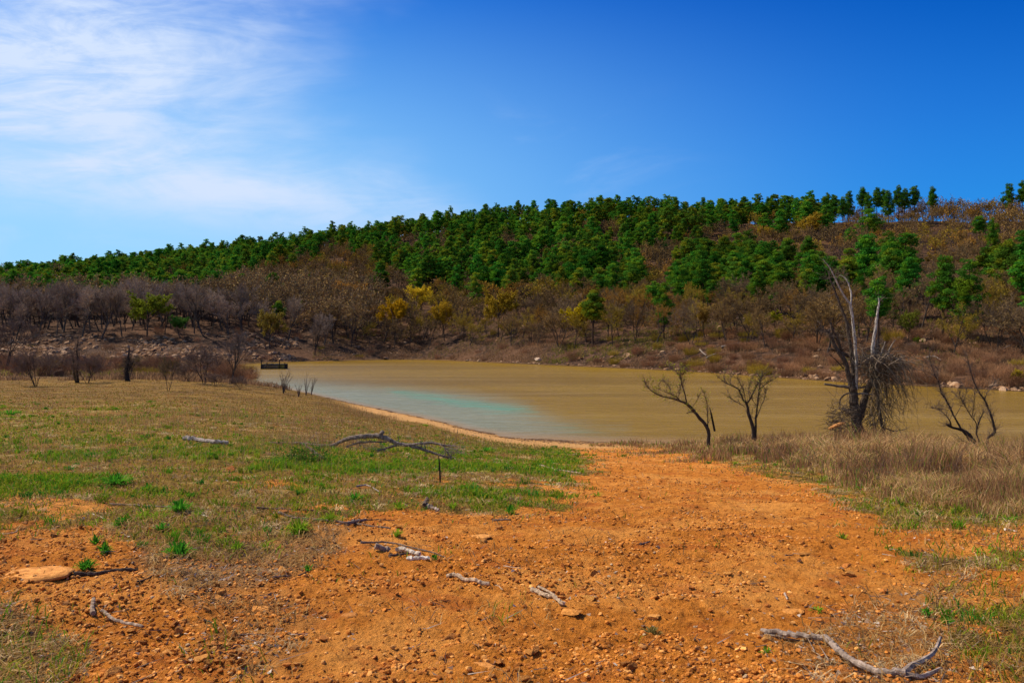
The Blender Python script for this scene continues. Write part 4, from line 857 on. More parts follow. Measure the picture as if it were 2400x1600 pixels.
# ================================================================ grass, weeds, litter and gravel
R = np.random.RandomState(31)
def place(n, pxr, dr, R, power=1.0):
    """world points between two depths, thinning out with distance"""
    u = R.uniform((pxr[0]-1200)/F, (pxr[1]-1200)/F, n); d = np.exp(R.uniform(math.log(dr[0]), math.log(dr[1]), n)); return u*d, d
def blades(g, X, Y, Hh, Wd, lean, C, R, seg=2, z0=None):
    n = len(X); Zg = zf(X, Y)+(zmic(X, Y) if Y.min() < 20 else 0)-.01 if z0 is None else z0; a = R.rand(n)*6.28; side = np.stack([np.cos(a), np.sin(a), np.zeros(n)], 1); b = R.rand(n)*6.28
    ld = np.stack([np.cos(b), np.sin(b), np.zeros(n)], 1)*(lean*(.3+.9*R.rand(n)))[:, None]*Hh[:, None]
    p0 = np.stack([X, Y, Zg], 1); up = np.array([0, 0, 1.])
    p1 = p0+up*Hh[:, None]*.55+ld*.35; p2 = p0+up*Hh[:, None]*(1-.3*np.clip(lean, 0, 1))[:, None]+ld if hasattr(lean, '__len__') else p0+up*Hh[:, None]*(1-.3*lean)+ld
    s_ = side*Wd[:, None]*.5
    V = np.stack([p0-s_, p0+s_, p1+s_*.75, p1-s_*.75, p2], 1).reshape(-1, 3); k = np.arange(n)[:, None]*5
    Fc = np.concatenate([k+[[0, 1, 2]], k+[[0, 2, 3]], k+[[3, 2, 4]]]); g.add(V, Fc, np.repeat(C, 5, 0))
def lookup(X, Y):
    Zg = zf(X, Y); px, py = proj(X, Y, Zg); M_ = masks(X, Y, Zg); return px, py, M_, Zg+micro(X, Y, M_[0])
def pick(cols, w_, n, R, var=.35):
    k = R.choice(len(cols), n, p=np.array(w_)/sum(w_)); return np.array(cols)[k]*(1-var/2+var*R.rand(n, 1))
GREEN = [(.10, .24, .012), (.17, .28, .014), (.05, .20, .02), (.24, .28, .02)]
DRY = [(.44, .29, .11), (.33, .20, .07), (.54, .39, .18), (.24, .15, .07)]
# short green and olive turf
g = G(); X, Y = place(500000, (-450, 3000), (3.6, 95), R); px, py, (dm, gm, sm_, hm, lm), Zg = lookup(X, Y)
meadow = (1-dm)*(1-sm_)*(1-hm)*(Zg > .25)
clump = fbm(X*2.3, Y*2.3, 121, 3)
gm = np.maximum(gm, .5*(lm > .3)*(px < 260)*(py > 1400)); pg = meadow*(.16+.84*gm)+.22*(lm > .2)*(px < 260)*(py > 1400)*sstep(.42, .56, clump)*sstep(.42, .56, clump)*(1-.6*lm)+.02*dm*sstep(.62, .7, fbm(X*1.5, Y*1.5, 123, 3)); k = R.rand(len(X)) < pg; X, Y, d_ = X[k], Y[k], Y[k]; gmk = gm[k][:, None]
C = (1-sstep(30, 65, Y)[:, None]*[.35, .45, .4])*np.where(R.rand(len(X), 1) < .30+.60*gmk, pick(GREEN, [4, 4, 2, 3], len(X), R), pick([(.30, .27, .02), (.38, .27, .035), (.20, .21, .015)], [1, 1, 1], len(X), R))
blades(g, X, Y, (.04+.10*R.rand(len(X))**1.4)*(1+.5*gmk[:, 0]), np.clip(.004+.0011*d_, .005, .05), .9, C, R); Vv, Ff, Cc = g.get(); nA_ = len(X)
# denser green tussocks and pale flattened straw tussocks, each a knot of blades
X, Y = place(10500, (-450, 2900), (4.2, 48), R); px, py, (dm, gm, sm_, hm, lm), Zg = lookup(X, Y); k = R.rand(len(X)) < (1-dm)*(1-sm_)*(.10+.75*gm); X, Y = X[k], Y[k]; nt_ = 26
kk = np.repeat(np.arange(len(X)), nt_); rd_ = (.02+.09*R.rand(len(X)))[kk]*(1+.02*Y[kk]); a_ = R.rand(len(kk))*6.28; q = R.rand(len(kk))**.6; X2, Y2 = X[kk]+np.cos(a_)*q*rd_, Y[kk]+np.sin(a_)*q*rd_
C = pick(GREEN, [4, 5, 2, 3], len(X), R, .7)[kk]*(.8+.4*R.rand(len(kk), 1)); blades(g, X2, Y2, (.05+.12*R.rand(len(X)))[kk]*(.6+.6*R.rand(len(kk))), np.clip(.004+.0009*Y2, .005, .04), .8, C, R)
X, Y = place(8500, (-450, 2900), (3.8, 44), R); px, py, (dm, gm, sm_, hm, lm), Zg = lookup(X, Y); k = R.rand(len(X)) < (1-dm)*(1-sm_)*.5*sstep(.45, .55, fbm(X*.9+4, Y*.9, 191, 3))+.25*lm; X, Y = X[k], Y[k]; nt_ = 22
kk = np.repeat(np.arange(len(X)), nt_); rd_ = (.03+.12*R.rand(len(X)))[kk]*(1+.02*Y[kk]); a_ = R.rand(len(kk))*6.28; q = R.rand(len(kk))**.6; X2, Y2 = X[kk]+np.cos(a_)*q*rd_, Y[kk]+np.sin(a_)*q*rd_
C = pick([(.62, .46, .24), (.50, .35, .17), (.38, .25, .13)], [2, 3, 2], len(X), R, .5)[kk]*(.75+.5*R.rand(len(kk), 1)); blades(g, X2, Y2, (.04+.08*R.rand(len(X)))[kk]*(.6+.7*R.rand(len(kk))), np.clip(.0035+.0008*Y2, .0045, .035), 1.7, C, R); Vv, Ff, Cc = g.get()
link('green_grass', mesh('green_grass', Vv, Ff, M_blade, {'Col': Cc}), kind='stuff', label='short green and olive spring grass of the meadow')
# dry turf and fine straw
g = G(); X, Y = place(500000, (-450, 3000), (3.4, 95), R); px, py, (dm, gm, sm_, hm, lm), Zg = lookup(X, Y)
meadow = (1-dm)*(1-sm_)*(1-hm)*(Zg > .25); pd = np.clip(meadow*(.55-.3*gm)*sstep(.33, .52, fbm(X*1.7, Y*1.7, 131, 3))+lm*.55*sstep(.38, .56, fbm(X*3, Y*3, 133, 3))*(Y < 20)+.05*dm*sstep(.55, .65, fbm(X*1.1, Y*1.1, 135, 3))*(1-sstep(14, 22, Y)), 0, 1)
k = R.rand(len(X)) < pd; X, Y, d_ = X[k], Y[k], Y[k]; lk = lm[k]
C = pick(DRY, [3, 4, 1.3, 3], len(X), R)*np.array([1, .93, .85])*(1-sstep(14, 55, Y)[:, None]*[.34, .50, .62]); blades(g, X, Y, .03+.09*R.rand(len(X)), np.clip(.003+.0009*d_, .004, .04), 1.0+.9*R.rand(len(X))+1.2*lk, C, R); Vv, Ff, Cc = g.get(); nB_ = len(X)
link('dry_grass', mesh('dry_grass', Vv, Ff, M_blade, {'Col': Cc}), kind='stuff', label='short dry straw and brown grass between the green patches')
# tall dry weeds: meadow band, around the fallen branch, and the thick stand along the shore
g = G()
WEED = [(.29, .165, .075), (.38, .23, .105), (.50, .33, .15), (.20, .12, .06)]; GOLD = [(.58, .36, .15), (.48, .28, .11), (.66, .45, .22)]
X, Y = place(260000, (-200, 1600), (9, 90), R); px, py, (dm, gm, sm_, hm, lm), Zg = lookup(X, Y)
band = np.exp(-((py-975)/26)**2)*(1-sstep(850, 1150, px))+.9*np.exp(-((py-1030)/26)**2)*sstep(500, 700, px)*(1-sstep(1250, 1340, px))+.15*(py < 1120)*(py > 900)*(px < 1300)
band = band*sstep(.42, .58, fbm(X*.35, Y*.35, 141, 4))*(1-dm)*(1-sm_)*(1-hm)*(Zg > .3); k = R.rand(len(X)) < band*.34; X, Y = X[k], Y[k]; n = len(X)
blades(g, X, Y, (.22+.36*R.rand(n)**1.5), np.clip(.0014*Y**.75*.45, .004, .022), .35, np.where(R.rand(n, 1) < .05, [[.45, .17, .05]], pick(WEED, [3, 3, 1.5, 2], n, R)), R)
# thick stand on the bank by the big dead tree
X, Y = place(520000, (1380, 2700), (9.5, 42.5), R); px, py, (dm, gm, sm_, hm, lm), Zg = lookup(X, Y)
ns_ = shore_d(X, Y)[0]; top = np.interp(px, [1380, 1500, 1700, 2000, 2400, 2700], [1030, 1022, 1020, 1040, 1085, 1100]); low_ = np.interp(px, [1400, 1500, 1600, 1750, 1900, 2000, 2150, 2400, 2700], [1045, 1052, 1062, 1082, 1105, 1135, 1190, 1240, 1260])
wv = (fbm(X*.6, Y*.6, 143, 4)-.5)*95; inb = sstep(low_+26, low_-26, py+wv)*(Zg > .12)*(Y < ns_-.6); dens = inb*sstep(.36, .56, fbm(X*1.1, Y*1.1, 145, 3))
k = R.rand(len(X)) < dens*.62; X, Y, px, py, top, low_ = X[k], Y[k], px[k], py[k], top[k], low_[k]; n = len(X); f = np.clip((py-top)/(low_-top+1), 0, 1)
hh = (1.15-.85*f)*(.35+.65*R.rand(n)**1.5)*(.25+1.5*fbm(X*.7, Y*.7, 147, 3))*np.interp(px, [1400, 1560, 1700], [.35, .8, 1.0])
gold = sstep(.52, .60, fbm(X*.7+5, Y*.9, 149, 3)+.12*(1-np.abs(f-.5)*2)*(px < 1950))
C = np.where(R.rand(n, 1) < gold[:, None]*.85, pick(GOLD, [2, 2, 1], n, R), pick(WEED, [3, 3, 1.5, 2], n, R)*np.array([1.0, .88, .88])); C = np.where(R.rand(n, 1) < .05+.10*f[:, None], pick(GREEN, [1, 1, 1, 3], n, R), C)
blades(g, X, Y, hh, np.clip(.0009*Y, .006, .030), .30+.5*gold, C, R)
# dead branching weeds spread thinly through both
n = 900; X, Y = place(n, (1500, 2600), (14, 38), R); px, py, (dm, gm, sm_, hm, lm), Zg = lookup(X, Y); k = (dm < .3) & (Zg > .3); X, Y, Zg = X[k], Y[k], Zg[k]; A = np.stack([X, Y, Zg], 1); B = A+np.stack([R.randn(len(X))*.12, R.randn(len(X))*.12, .35+.45*R.rand(len(X))], 1)
g.spikes(A, B, .006, (.16, .10, .07)); kk = np.repeat(np.arange(len(A)), 6); t = .3+.6*R.rand(len(kk), 1); a = A[kk]+(B-A)[kk]*t; g.spikes(a, a+np.stack([R.randn(len(kk))*.12, R.randn(len(kk))*.12, .06+.16*R.rand(len(kk))], 1), .004, (.22, .14, .10))
Vv, Ff, Cc = g.get(); nC_ = len(Vv)//5
link('tall_weeds', mesh('tall_weeds', Vv, Ff, M_blade, {'Col': Cc}), kind='stuff', label='tall dry brown weeds and golden grass along the shore')
# rough grass of the far bank and the low ground behind the meadow
g = G(); n = 150000; u = R.uniform(-.68, .72, n); fs_ = np.interp(u, TU, KDi[11]); d10 = np.interp(u, TU, KDi[13]); d = np.where(u < -.25, R.uniform(84, 1, n)*0+R.uniform(84, 205, n), fs_+.6+R.rand(n)**1.3*(d10-fs_+60))
X, Y = u*d, d; Zg = zf(X, Y); k = (Zg > .3) & (fbm(X*.22, Y*.22, 151, 4) > np.where(u < -.25, .46, .42)); X, Y, Zg, u = X[k], Y[k], Zg[k], u[k]; n = len(X)
ol = sstep(.55, .62, fbm(X*.05+9, Y*.05, 153, 3))[:, None]*np.where((u > .05) & (u < .45), 1, .35)[:, None]*np.ones((n, 1))
C = np.where(R.rand(n, 1) < ol*.8, pick([(.22, .19, .03), (.16, .16, .02)], [1, 1], n, R), pick([(.25, .14, .07), (.34, .20, .10), (.17, .10, .055)], [2, 1.4, 1.5], n, R))
blades(g, X, Y, .3+.6*R.rand(n), np.full(n, .10), .55, C, R, z0=Zg-.02); Vv, Ff, Cc = g.get()
link('bank_grass', mesh('bank_grass', Vv, Ff, M_blade, {'Col': Cc}), kind='stuff', label='rough reddish brown grass covering the far bank')
# leaf litter and twiglets
g = G(); X, Y = place(90000, (-250, 2600), (3.4, 30), R); px, py, (dm, gm, sm_, hm, lm), Zg = lookup(X, Y); pr = .035+.85*lm+.22*(1-dm)*sstep(.5, .6, fbm(X*1.3, Y*1.3, 161, 3)); k = (R.rand(len(X)) < pr*.5); X, Y, Zg = X[k], Y[k], Zg[k]; n = len(X)
g.tris(np.stack([X, Y, Zg+.008], 1), (.010+.016*R.rand(n))*(1+Y*.03), pick([(.34, .24, .17), (.24, .15, .10), (.50, .42, .35), (.16, .09, .06)], [3, 3, 1, 3], n, R), R, .7, 1.2)
n2_ = 8500; X, Y = place(n2_, (-250, 2600), (3.4, 22), R); px, py, (dm, gm, sm_, hm, lm), Zg = lookup(X, Y); k = R.rand(n2_) < (.05+.8*lm+.3*(1-dm)); X, Y, Zg = X[k], Y[k], Zg[k]; n = len(X); a = R.rand(n)*6.28; L = .05+.20*R.rand(n)**2
A = np.stack([X, Y, Zg+.012], 1); g.spikes(A, A+np.stack([np.cos(a)*L, np.sin(a)*L, .01+.02*R.rand(n)], 1), .0028+.0002*Y, pick([(.40, .32, .25), (.22, .15, .11), (.12, .08, .06)], [1, 2, 2], n, R))
Vv, Ff, Cc = g.get(); link('leaf_litter', mesh('leaf_litter', Vv, Ff, M_twig, {'Col': Cc}), kind='stuff', label='fallen leaf scraps and twiglets on the ground')
# gravel and clods on the bare dirt
g = G(); X, Y = place(340000, (-250, 2600), (3.3, 44), R); px, py, (dm, gm, sm_, hm, lm), Zg = lookup(X, Y)
cl_ = sstep(.36, .60, fbm(X*1.1, Y*1.1, 171, 4)); pr = (dm*.9+.06*(1-hm))*(.12+.88*cl_)*(Zg > .1)*(1-.5*lm); k = R.rand(len(X)) < pr*.46; X, Y, Zg = X[k], Y[k], Zg[k]; n = len(X)
S = (.0035+.017*R.rand(n)**3.4)*(1+Y*.035)
C = pick([(.62, .24, .045), (.54, .20, .035), (.42, .15, .03), (.74, .36, .10), (.30, .13, .04), (.48, .34, .20)], [5, 5, 2, 3, .6, .2], n, R)
scatter_rocks(g, X, Y, Zg+S*.25, S, C); Vv, Ff, Cc = g.get(); nD_ = n
link('gravel', mesh('gravel', Vv, Ff, M_rock, {'Col': Cc}), kind='stuff', label='orange gravel and clods strewn over the dirt track')
print('N', nA_, nB_, nC_, nD_)
g = G(); n = 5000; u = R.uniform(-.26, .16, n); d = np.interp(u, TU, KDi[7])-np.abs(R.randn(n))*1.1+.2; X, Y = u*d, d; Zg = zf(X, Y); k = (Zg > 0) & (Zg < .22) & (fbm(X*.8, Y*.8, 181, 3) > .46); X, Y, Zg = X[k], Y[k], Zg[k]; n = len(X)
scatter_rocks(g, X, Y, Zg+.01, .02+.05*R.rand(n)**2, pick([(.30, .16, .07), (.18, .11, .06), (.42, .28, .15)], [2, 2, 1], n, R)); a = R.rand(n//4)*6.28; A = np.stack([X, Y, Zg+.02], 1)[:n//4]; L = .15+.4*R.rand(n//4); g.spikes(A, A+np.stack([np.cos(a)*L, np.sin(a)*L*.4, .02+0*a], 1), .012, pick([(.14, .09, .06), (.34, .25, .17)], [2, 1], n//4, R))
Vv, Ff, Cc = g.get(); link('shore_debris', mesh('shore_debris', Vv, Ff, M_rock, {'Col': Cc}), kind='stuff', label='twigs and pebbles washed up along the near waterline')
# individual stones: the ones that show largest
STN = []
for k in range(9):
    Vv, Ff = rock_shape(2, R, 13, .6); STN.append(mesh('stone', Vv, Ff, M_rock, {'Col': np.tile([.58, .25, .06], (len(Vv), 1))}))
V0, F0 = ico(3); SLAB = []
for k in range(3):
    r_ = 1+.28*(fbm(V0[:, 0]*1.3+k*5, V0[:, 1]*1.3, 201+k, 3)-.5)*2; Vs = V0*r_[:, None]; Vs[:, 2] = np.minimum(Vs[:, 2], .62+.10*fbm(V0[:, 0]*3, V0[:, 1]*3, 211+k, 3)); SLAB.append(mesh('slab', Vs, F0, M_rock, {'Col': np.tile([.56, .23, .055], (len(Vs), 1))}, smooth=True))
def stone(px, py, wpx, tint, lab, flat=.75, grp=None, v=0, bury=.25):
    x, y, z = hit(px, py); s_ = wpx/F*y/2; o = link('stone', STN[v % 9] if flat > .3 else SLAB[v % 3], loc=(x, y, z+s_*flat*(.55-bury) if flat > .3 else z-.25*s_*flat), rot=(R.randn()*.15*min(1, flat**2), R.randn()*.15*min(1, flat**2)-(.06 if flat < .3 else 0), (R.rand()*6.28 if flat > .3 else R.randn()*.3)), scale=(s_*1.1, s_*(1.1 if flat > .3 else .95), s_*flat*(1 if flat > .3 else 1.15)), label=lab, cat='stone', group=grp); o.color = (*tint, 1); return o
SL = [(90,1348,150,(1.25,1.35,1.45),'big flat pale boulder half buried in the dirt beside the dark log',.16,.25),
 (540,1104,28,(.9,.75,.8),'reddish flat stone standing up in the green grass',1.0,.1),(50,1206,36,(.7,.75,.9),'rounded brown stone among dry grass at the meadow edge',.9,.2),(50,1240,26,(.9,.9,.9),'round tan stone next to a short curved stick',.9,.2),
 (1800,1517,44,(1.15,1.35,1.6),'pale angular stone beside the forked grey branch',1.0,.1),(1976,1578,36,(.95,.85,.8),'rounded orange stone inside the bend of the forked branch',1.1,.05),
 (1340,1440,58,(1.2,1.2,1.1),'smooth mound of orange rock below the rotten wood',.5,.3),(1531,1446,48,(1.3,1.4,1.4),'smooth pale domed stone in the middle of the track',.6,.25),(1378,1400,44,(1.1,1.2,1.1),'flat tan stone just past the rotten wood',.4,.25),
 (1125,1258,50,(1.3,1.45,1.6),'flat pale slab flush with the dirt near two small blocks',.14,.3),(1170,1241,20,(1,1,1),'squat orange block by the short dark stick',.9,.1),(1214,1235,18,(.9,.95,.95),'square orange block next to the squat one',1.1,.05),
 (340,1560,27,(1.0,1.0,1.0),'cubic orange stone low in the dirt, casting a dark shadow',1.1,.05),(345,1527,22,(.55,.5,.55),'dark brown stone behind the cubic orange one',1.1,.05),(390,1530,34,(1.15,1.2,1.2),'flat wedge of tan stone beside the dark brown one',.5,.1),
 (501,1502,38,(1.05,1.0,1.1),'broad reddish tan slab among leaf scraps',.35,.15),(440,1547,17,(.7,.65,.6),'small dark block right of the wedge of tan stone'.replace('right of','past'),1.2,.05),(488,1562,26,(.75,.75,.7),'lumpy brown clod near the small dark block',1.1,.1),
 (260,1592,46,(1.1,1.1,1.1),'rough tan rock cut by the bottom edge of the view',.8,.15),(562,1557,18,(.75,.7,.6),'upright brown stone with a pointed top',1.4,.05),(698,1556,22,(1.05,1.1,1.2),'boxy tan stone on the open dirt',.9,.1),
 (500,1400,38,(1.15,1.15,1.0),'layered flat stone in the patch of dry litter',.35,.2),(605,1422,50,(1.3,1.4,1.4),'flush pale slab beside the dry litter',.16,.3),(42,1388,26,(.85,.9,.9),'cubic orange clod under the half buried boulder',1.1,.1),
 (308,1478,24,(1.1,1.1,1.0),'orange stone just below the knobbly stick',.9,.1),(255,1458,30,(.7,.6,.6),'low brown stone under the knobbly stick',.6,.1),(420,1478,26,(1,1,1),'lump of orange dirt with a tall face',1.2,.05),
 (556,1190,26,(.9,.85,.95),'reddish brown stone among litter behind the sunlit tuft',.7,.1),(533,1258,22,(1,.85,.8),'round red stone next to a ragged grass tuft',.9,.1),(934,1242,20,(.85,.9,.85),'domed orange stone beside a weedy tuft',.8,.1),
 (660,1206,34,(.9,.85,1.0),'small brown block behind the crossing sticks',.6,.1),(1424,1197,17,(.8,.8,.7),'lone dark block on the far part of the track',.9,.1),(1462,1155,18,(1.1,1.1,1.1),'tan block far up the track',.8,.05),(1415,1174,17,(.9,.9,.85),'small orange block up the track below the tan one',.8,.05),
 (2212,1385,30,(.8,.75,.7),'brown stone tucked in thin grass at the track edge',.6,.1),(1990,1350,34,(1.1,1.15,1.1),'smooth flat orange stone near the track edge',.5,.15),(1945,1284,15,(.45,.42,.4),'small blackish stone on the outer half of the track',1.0,.05),(1642,1314,19,(.65,.6,.55),'dark block on the middle of the track',.9,.05),
 (1705,1357,26,(1.15,1.2,1.1),'pale domed orange stone in the track',.7,.1),(1885,1309,30,(1,1,.95),'low orange stone with a long shadow on the track',.35,.15),(1765,1455,18,(1.3,1.5,1.9),'small rounded grey stone on the track',.9,.05),(1860,1435,42,(1.25,1.3,1.2),'long pale slab flush with the dirt',.14,.3),(1780,1492,22,(.9,.9,.9),'brown cube behind the pale angular stone',1,.05),
 (1240,1528,32,(1.1,1.1,1),'tan wedge of stone low on the track',.6,.1),(1052,1532,26,(.85,.7,.6),'reddish clod low on the track',.9,.05),(975,1515,20,(1.0,1.0,.9),'golden cube of dirt low on the track',1.1,.05),(830,1515,26,(.9,.85,.8),'orange clod with a flat top near the bottom of the view',.9,.05),(1045,1545,44,(.8,.85,1.15),'greyish purple flat slab pressed into the dirt',.2,.2)]
SL += [(px_, py_, w_, t_, l_, f_, .2) for px_, py_, w_, t_, l_, f_ in [(1130,1560,60,(1.25,1.3,1.3),'wide pale flat rock worn smooth at the lower edge of the view',.2), (820,1455,34,(1.1,1.1,1.1),'flat tan stone between the wavy stick and the dry litter',.3), (1290,1330,26,(.8,.75,.7),'low brown stone just uphill of the rotten wood',.5),
 (1560,1235,24,(1.1,1.15,1.1),'tan stone on the middle track beyond the dark curl of bark',.5), (1640,1400,30,(1.2,1.25,1.2),'pale buried stone between the domed stone and the dark block',.3), (1390,1300,20,(.65,.6,.55),'dark angular clod between the stick and the dark curl of bark',.9), (1980,1420,26,(1.1,1,.9),'orange stone in thin straw on the outer track',.5), (150,1420,28,(.8,.75,.7),'brown stone between the boulder and the upright bark stub',.7), (760,1500,28,(.9,.8,.75),'reddish stone beside leaf scraps low in the view',.7)]]
for k, (px, py, w_, tn, lab, fl, bu) in enumerate(SL): stone(px, py, w_, tn, lab, fl, None, k, bu)
cnt = 0
while cnt < 240:
    u = R.uniform(-.66, .66); d = math.exp(R.uniform(math.log(3.6), math.log(26))); x, y = np.array([u*d]), np.array([d]); px, py, (dm, gm, sm_, hm, lm), Zg = lookup(x, y)
    if dm[0] < .6 or R.rand() > .25+.75*sstep(.42, .6, fbm(x*1.1, y*1.1, 171, 4)[0]): continue
    s_ = (.015+.026*R.rand()**2)*(1+d*.03); tn = [(1, 1, 1), (.8, .75, .7), (1.15, 1.2, 1.2), (.6, .55, .5), (1.05, .9, .8)][R.randint(5)]
    o = link('stone', STN[R.randint(9)], loc=(x[0], d, Zg[0]+s_*.3), rot=(R.randn()*.3, R.randn()*.3, R.rand()*6), scale=(s_*(1+.4*R.rand()), s_, s_*(.6+.5*R.rand())), label='small orange brown stone lying loose on the bare dirt', cat='stone', group='loose stones on the bare dirt'); o.color = (*tn, 1); cnt += 1

# ---------------------------------------------------------------- sticks and driftwood
WD = (.26, .19, .14); PALE_ = (.58, .43, .29); DARK_ = (.13, .085, .06); WHITE_ = (.74, .64, .52)
def stick(P, w_, c, label, name='stick', lift=.3, side=(), k=7, rough=.18, taper=.55, seed=0, flat=1.0, up_=0.0):
    """P: photo points along a stick lying on the ground; w_: its width in photo pixels"""
    P = [tuple(v) for v in smoothpath(np.array(P, float), 3)]; Q = [np.array(hit(a, b)) for a, b in P]; w_ = w_*.9; r0 = w_/F*Q[0][1]/2; o3 = Q[0].copy(); tt = np.linspace(0, 1, len(Q)); Q = [np.array([q[0], q[1], max(Q[0][2]*(1-t)+Q[-1][2]*t, q[2]-.004)+r0*(.9+lift)]) for q, t in zip(Q, tt)]
    S = smoothpath(np.array(Q)-o3, 2); S[:, 2] = smooth_rows(S[:, 2:3], 3)[:, 0]; Rn = np.random.RandomState(seed+5); S = S+Rn.randn(*S.shape)*r0*.16; g = G(); g.tube(S, np.linspace(r0, r0*taper, len(S)), k, c, rough=rough, seed=seed)
    me_ = gmesh(name, g, M_bark)
    root = link(name, me_, loc=o3, label=label, cat='stick' if name in ('stick', 'twig') else 'driftwood')
    for j_, (sp, sw) in enumerate(side):
        Dk = hit(*sp[0])[1]; Q = [(at(a, b, Dk+(hit(a, b)[1]-Dk)*.55) if up_ and n_ else np.array(hit(a, b))+[0, 0, r0])-o3 for n_, (a, b) in enumerate(sp)]; S = smoothpath(np.array(Q), 4); S = S+([0, 0, .03] if up_ else [0, 0, 0])*np.minimum(1, np.arange(len(S))/3.)[:, None]; g = G(); g.tube(S, np.linspace(sw/F*o3[1]/2, sw/F*o3[1]*.25, len(S)), 5, c, rough=.15, seed=j_); link('side_twig', gmesh('side_twig', g, M_bark), root)
    return root
stick([(173,1346),(220,1344),(270,1340),(323,1337)], 12, (.10, .065, .045), 'short dark log with rough bark beside the half buried boulder', 'log', taper=.9)
stick([(321,1368),(345,1362),(364,1353)], 5, DARK_, 'short brown stick pointing away from the dark log')
stick([(218,1446),(217,1430),(219,1415)], 12, (.36, .26, .19), 'stubby upright piece of bark covered branch in the dirt', 'log', taper=.9)
stick([(238,1433),(254,1444),(269,1454),(300,1463),(335,1471)], 9, (.42, .31, .23), 'knobbly bent stick ending by a white knot of wood', taper=.8, seed=3)
stick([(131,1381),(150,1380),(170,1381)], 5, PALE_, 'small pale stick under the half buried boulder')
stick([(255,1184),(330,1187),(391,1190),(476,1197),(561,1202)], 6, (.26, .19, .13), 'long thin stick crossing the grass through two green tufts', taper=.5)
stick([(602,1195),(670,1199),(738,1203)], 6, DARK_, 'dark straight stick lying behind the crossed sticks')
stick([(653,1208),(690,1215),(734,1219),(820,1228),(914,1241)], 7, (.20, .145, .11), 'long straight stick ending beside the short thick one', taper=.8)
stick([(812,1238),(832,1228),(856,1220)], 11, (.30, .23, .18), 'short thick grey stick propped across the long one', taper=.8)
stick([(852,1218),(890,1219),(925,1222)], 4, DARK_, 'thin dark stick behind the short thick one'); stick([(750,1203),(790,1198),(830,1195)], 3, WD, 'fine twig behind the crossed sticks', 'twig')
stick([(845,1276),(906,1275),(970,1284),(1044,1297)], 6, (.20, .145, .115), 'long dark stick behind the pieces of white driftwood')
stick([(879,1295),(914,1294)], 15, (.40, .30, .23), 'stubby brown cylinder of wood, first of the driftwood pieces', 'driftwood', taper=.95)
stick([(912,1307),(935,1305),(958,1303)], 9, (.15, .10, .08), 'curved dark strip of wood among the white pieces', 'driftwood')
stick([(931,1291),(957,1295),(983,1301)], 13, WHITE_, 'bleached white split piece of driftwood', 'driftwood', taper=.8, rough=.3, seed=4); stick([(956,1312),(980,1314),(1007,1316)], 11, (.84, .76, .64), 'whitest flat piece of driftwood beside the little green tuft', 'driftwood', taper=.7, rough=.35, seed=6)
stick([(1048,1351),(1070,1355),(1090,1365),(1115,1372),(1147,1375)], 11, (.52, .37, .25), 'wavy tan stick alone on the bare track', taper=.9, seed=5); stick([(1155,1361),(1166,1372),(1178,1383)], 4, PALE_, 'thin pale splinter beside the wavy tan stick', 'twig')
stick([(1245,1376),(1262,1388),(1280,1398),(1300,1410),(1320,1424)], 12, (.50, .36, .24), 'crumbling piece of pale rotten wood on the track', 'rotten_wood', rough=.45, taper=.8, seed=7, side=[([(1262,1373),(1290,1388),(1308,1402)], 7)])
stick([(994,1190),(998,1180),(1001,1171)], 12, (.16, .11, .08), 'stubby dark lump of bark standing at the end of the grass', 'log', taper=.8); stick([(1000,1195),(1014,1198),(1028,1204)], 12, (.42, .33, .27), 'flaky grey bark pile beside the stubby dark lump', 'bark_piece', rough=.5, taper=.6)
stick([(1155,1222),(1175,1224),(1197,1226)], 8, (.17, .11, .08), 'short dark stick above the two orange blocks'); stick([(1266,1094),(1300,1100),(1330,1106),(1361,1110)], 5, (.50, .38, .27), 'pale stick at the last grass before the track', side=[([(1330,1106),(1350,1103)], 3)])
stick([(1040,1160),(1080,1157),(1110,1152),(1122,1143)], 3, PALE_, 'fine curved stem near the last grass'); stick([(432,1032),(460,1036),(500,1042),(534,1045)], 12, (.45, .38, .33), 'white flecked rotting log lying in the meadow', 'log', rough=.3, taper=.8, seed=8)
stick([(836,1144),(860,1142),(888,1152)], 5, (.46, .38, .32), 'thin grey stick on the bare patch behind the grass'); stick([(2161,1151),(2180,1151),(2197,1152)], 6, (.72, .62, .52), 'short whitish stick lying in the weeds')
stick([(2238,1153),(2278,1146),(2340,1145),(2420,1143)], 5, (.50, .42, .37), 'long thin bleached branch lying over the weeds', lift=3, side=[([(2290,1165),(2330,1160),(2390,1158)], 3), ([(2350,1143),(2370,1155),(2395,1168)], 3)])
stick([(2355,1250),(2368,1249),(2383,1250)], 7, (.85, .76, .62), 'small white stick in dry weeds near the edge of the view'); stick([(1872,1517),(1895,1525),(1926,1535)], 3, PALE_, 'thin white twig alongside the forked branch', 'twig')
stick([(478,1459),(493,1461),(510,1466)], 6, DARK_, 'small dark stick in dry litter'); stick([(545,1481),(590,1479),(620,1483)], 4, PALE_, 'thin curved pale stem by a dark clod'); stick([(640,1357),(660,1352),(680,1348)], 7, (.30, .2, .14), 'stout brown stick at the edge of the dry litter'); stick([(700,1350),(722,1340)], 5, DARK_, 'little dark stick pointing at the stout brown one')
stick([(0,1250),(18,1251),(36,1247),(42,1240)], 5, PALE_, 'curved pale stick reaching the round tan stone'); stick([(215,1205),(230,1212),(245,1218)], 4, (.6, .5, .4), 'pale crooked stick in sparse grass'); stick([(468,1203),(480,1210),(490,1213)], 4, (.6, .5, .42), 'pale forked twig under the long thin stick', 'twig')
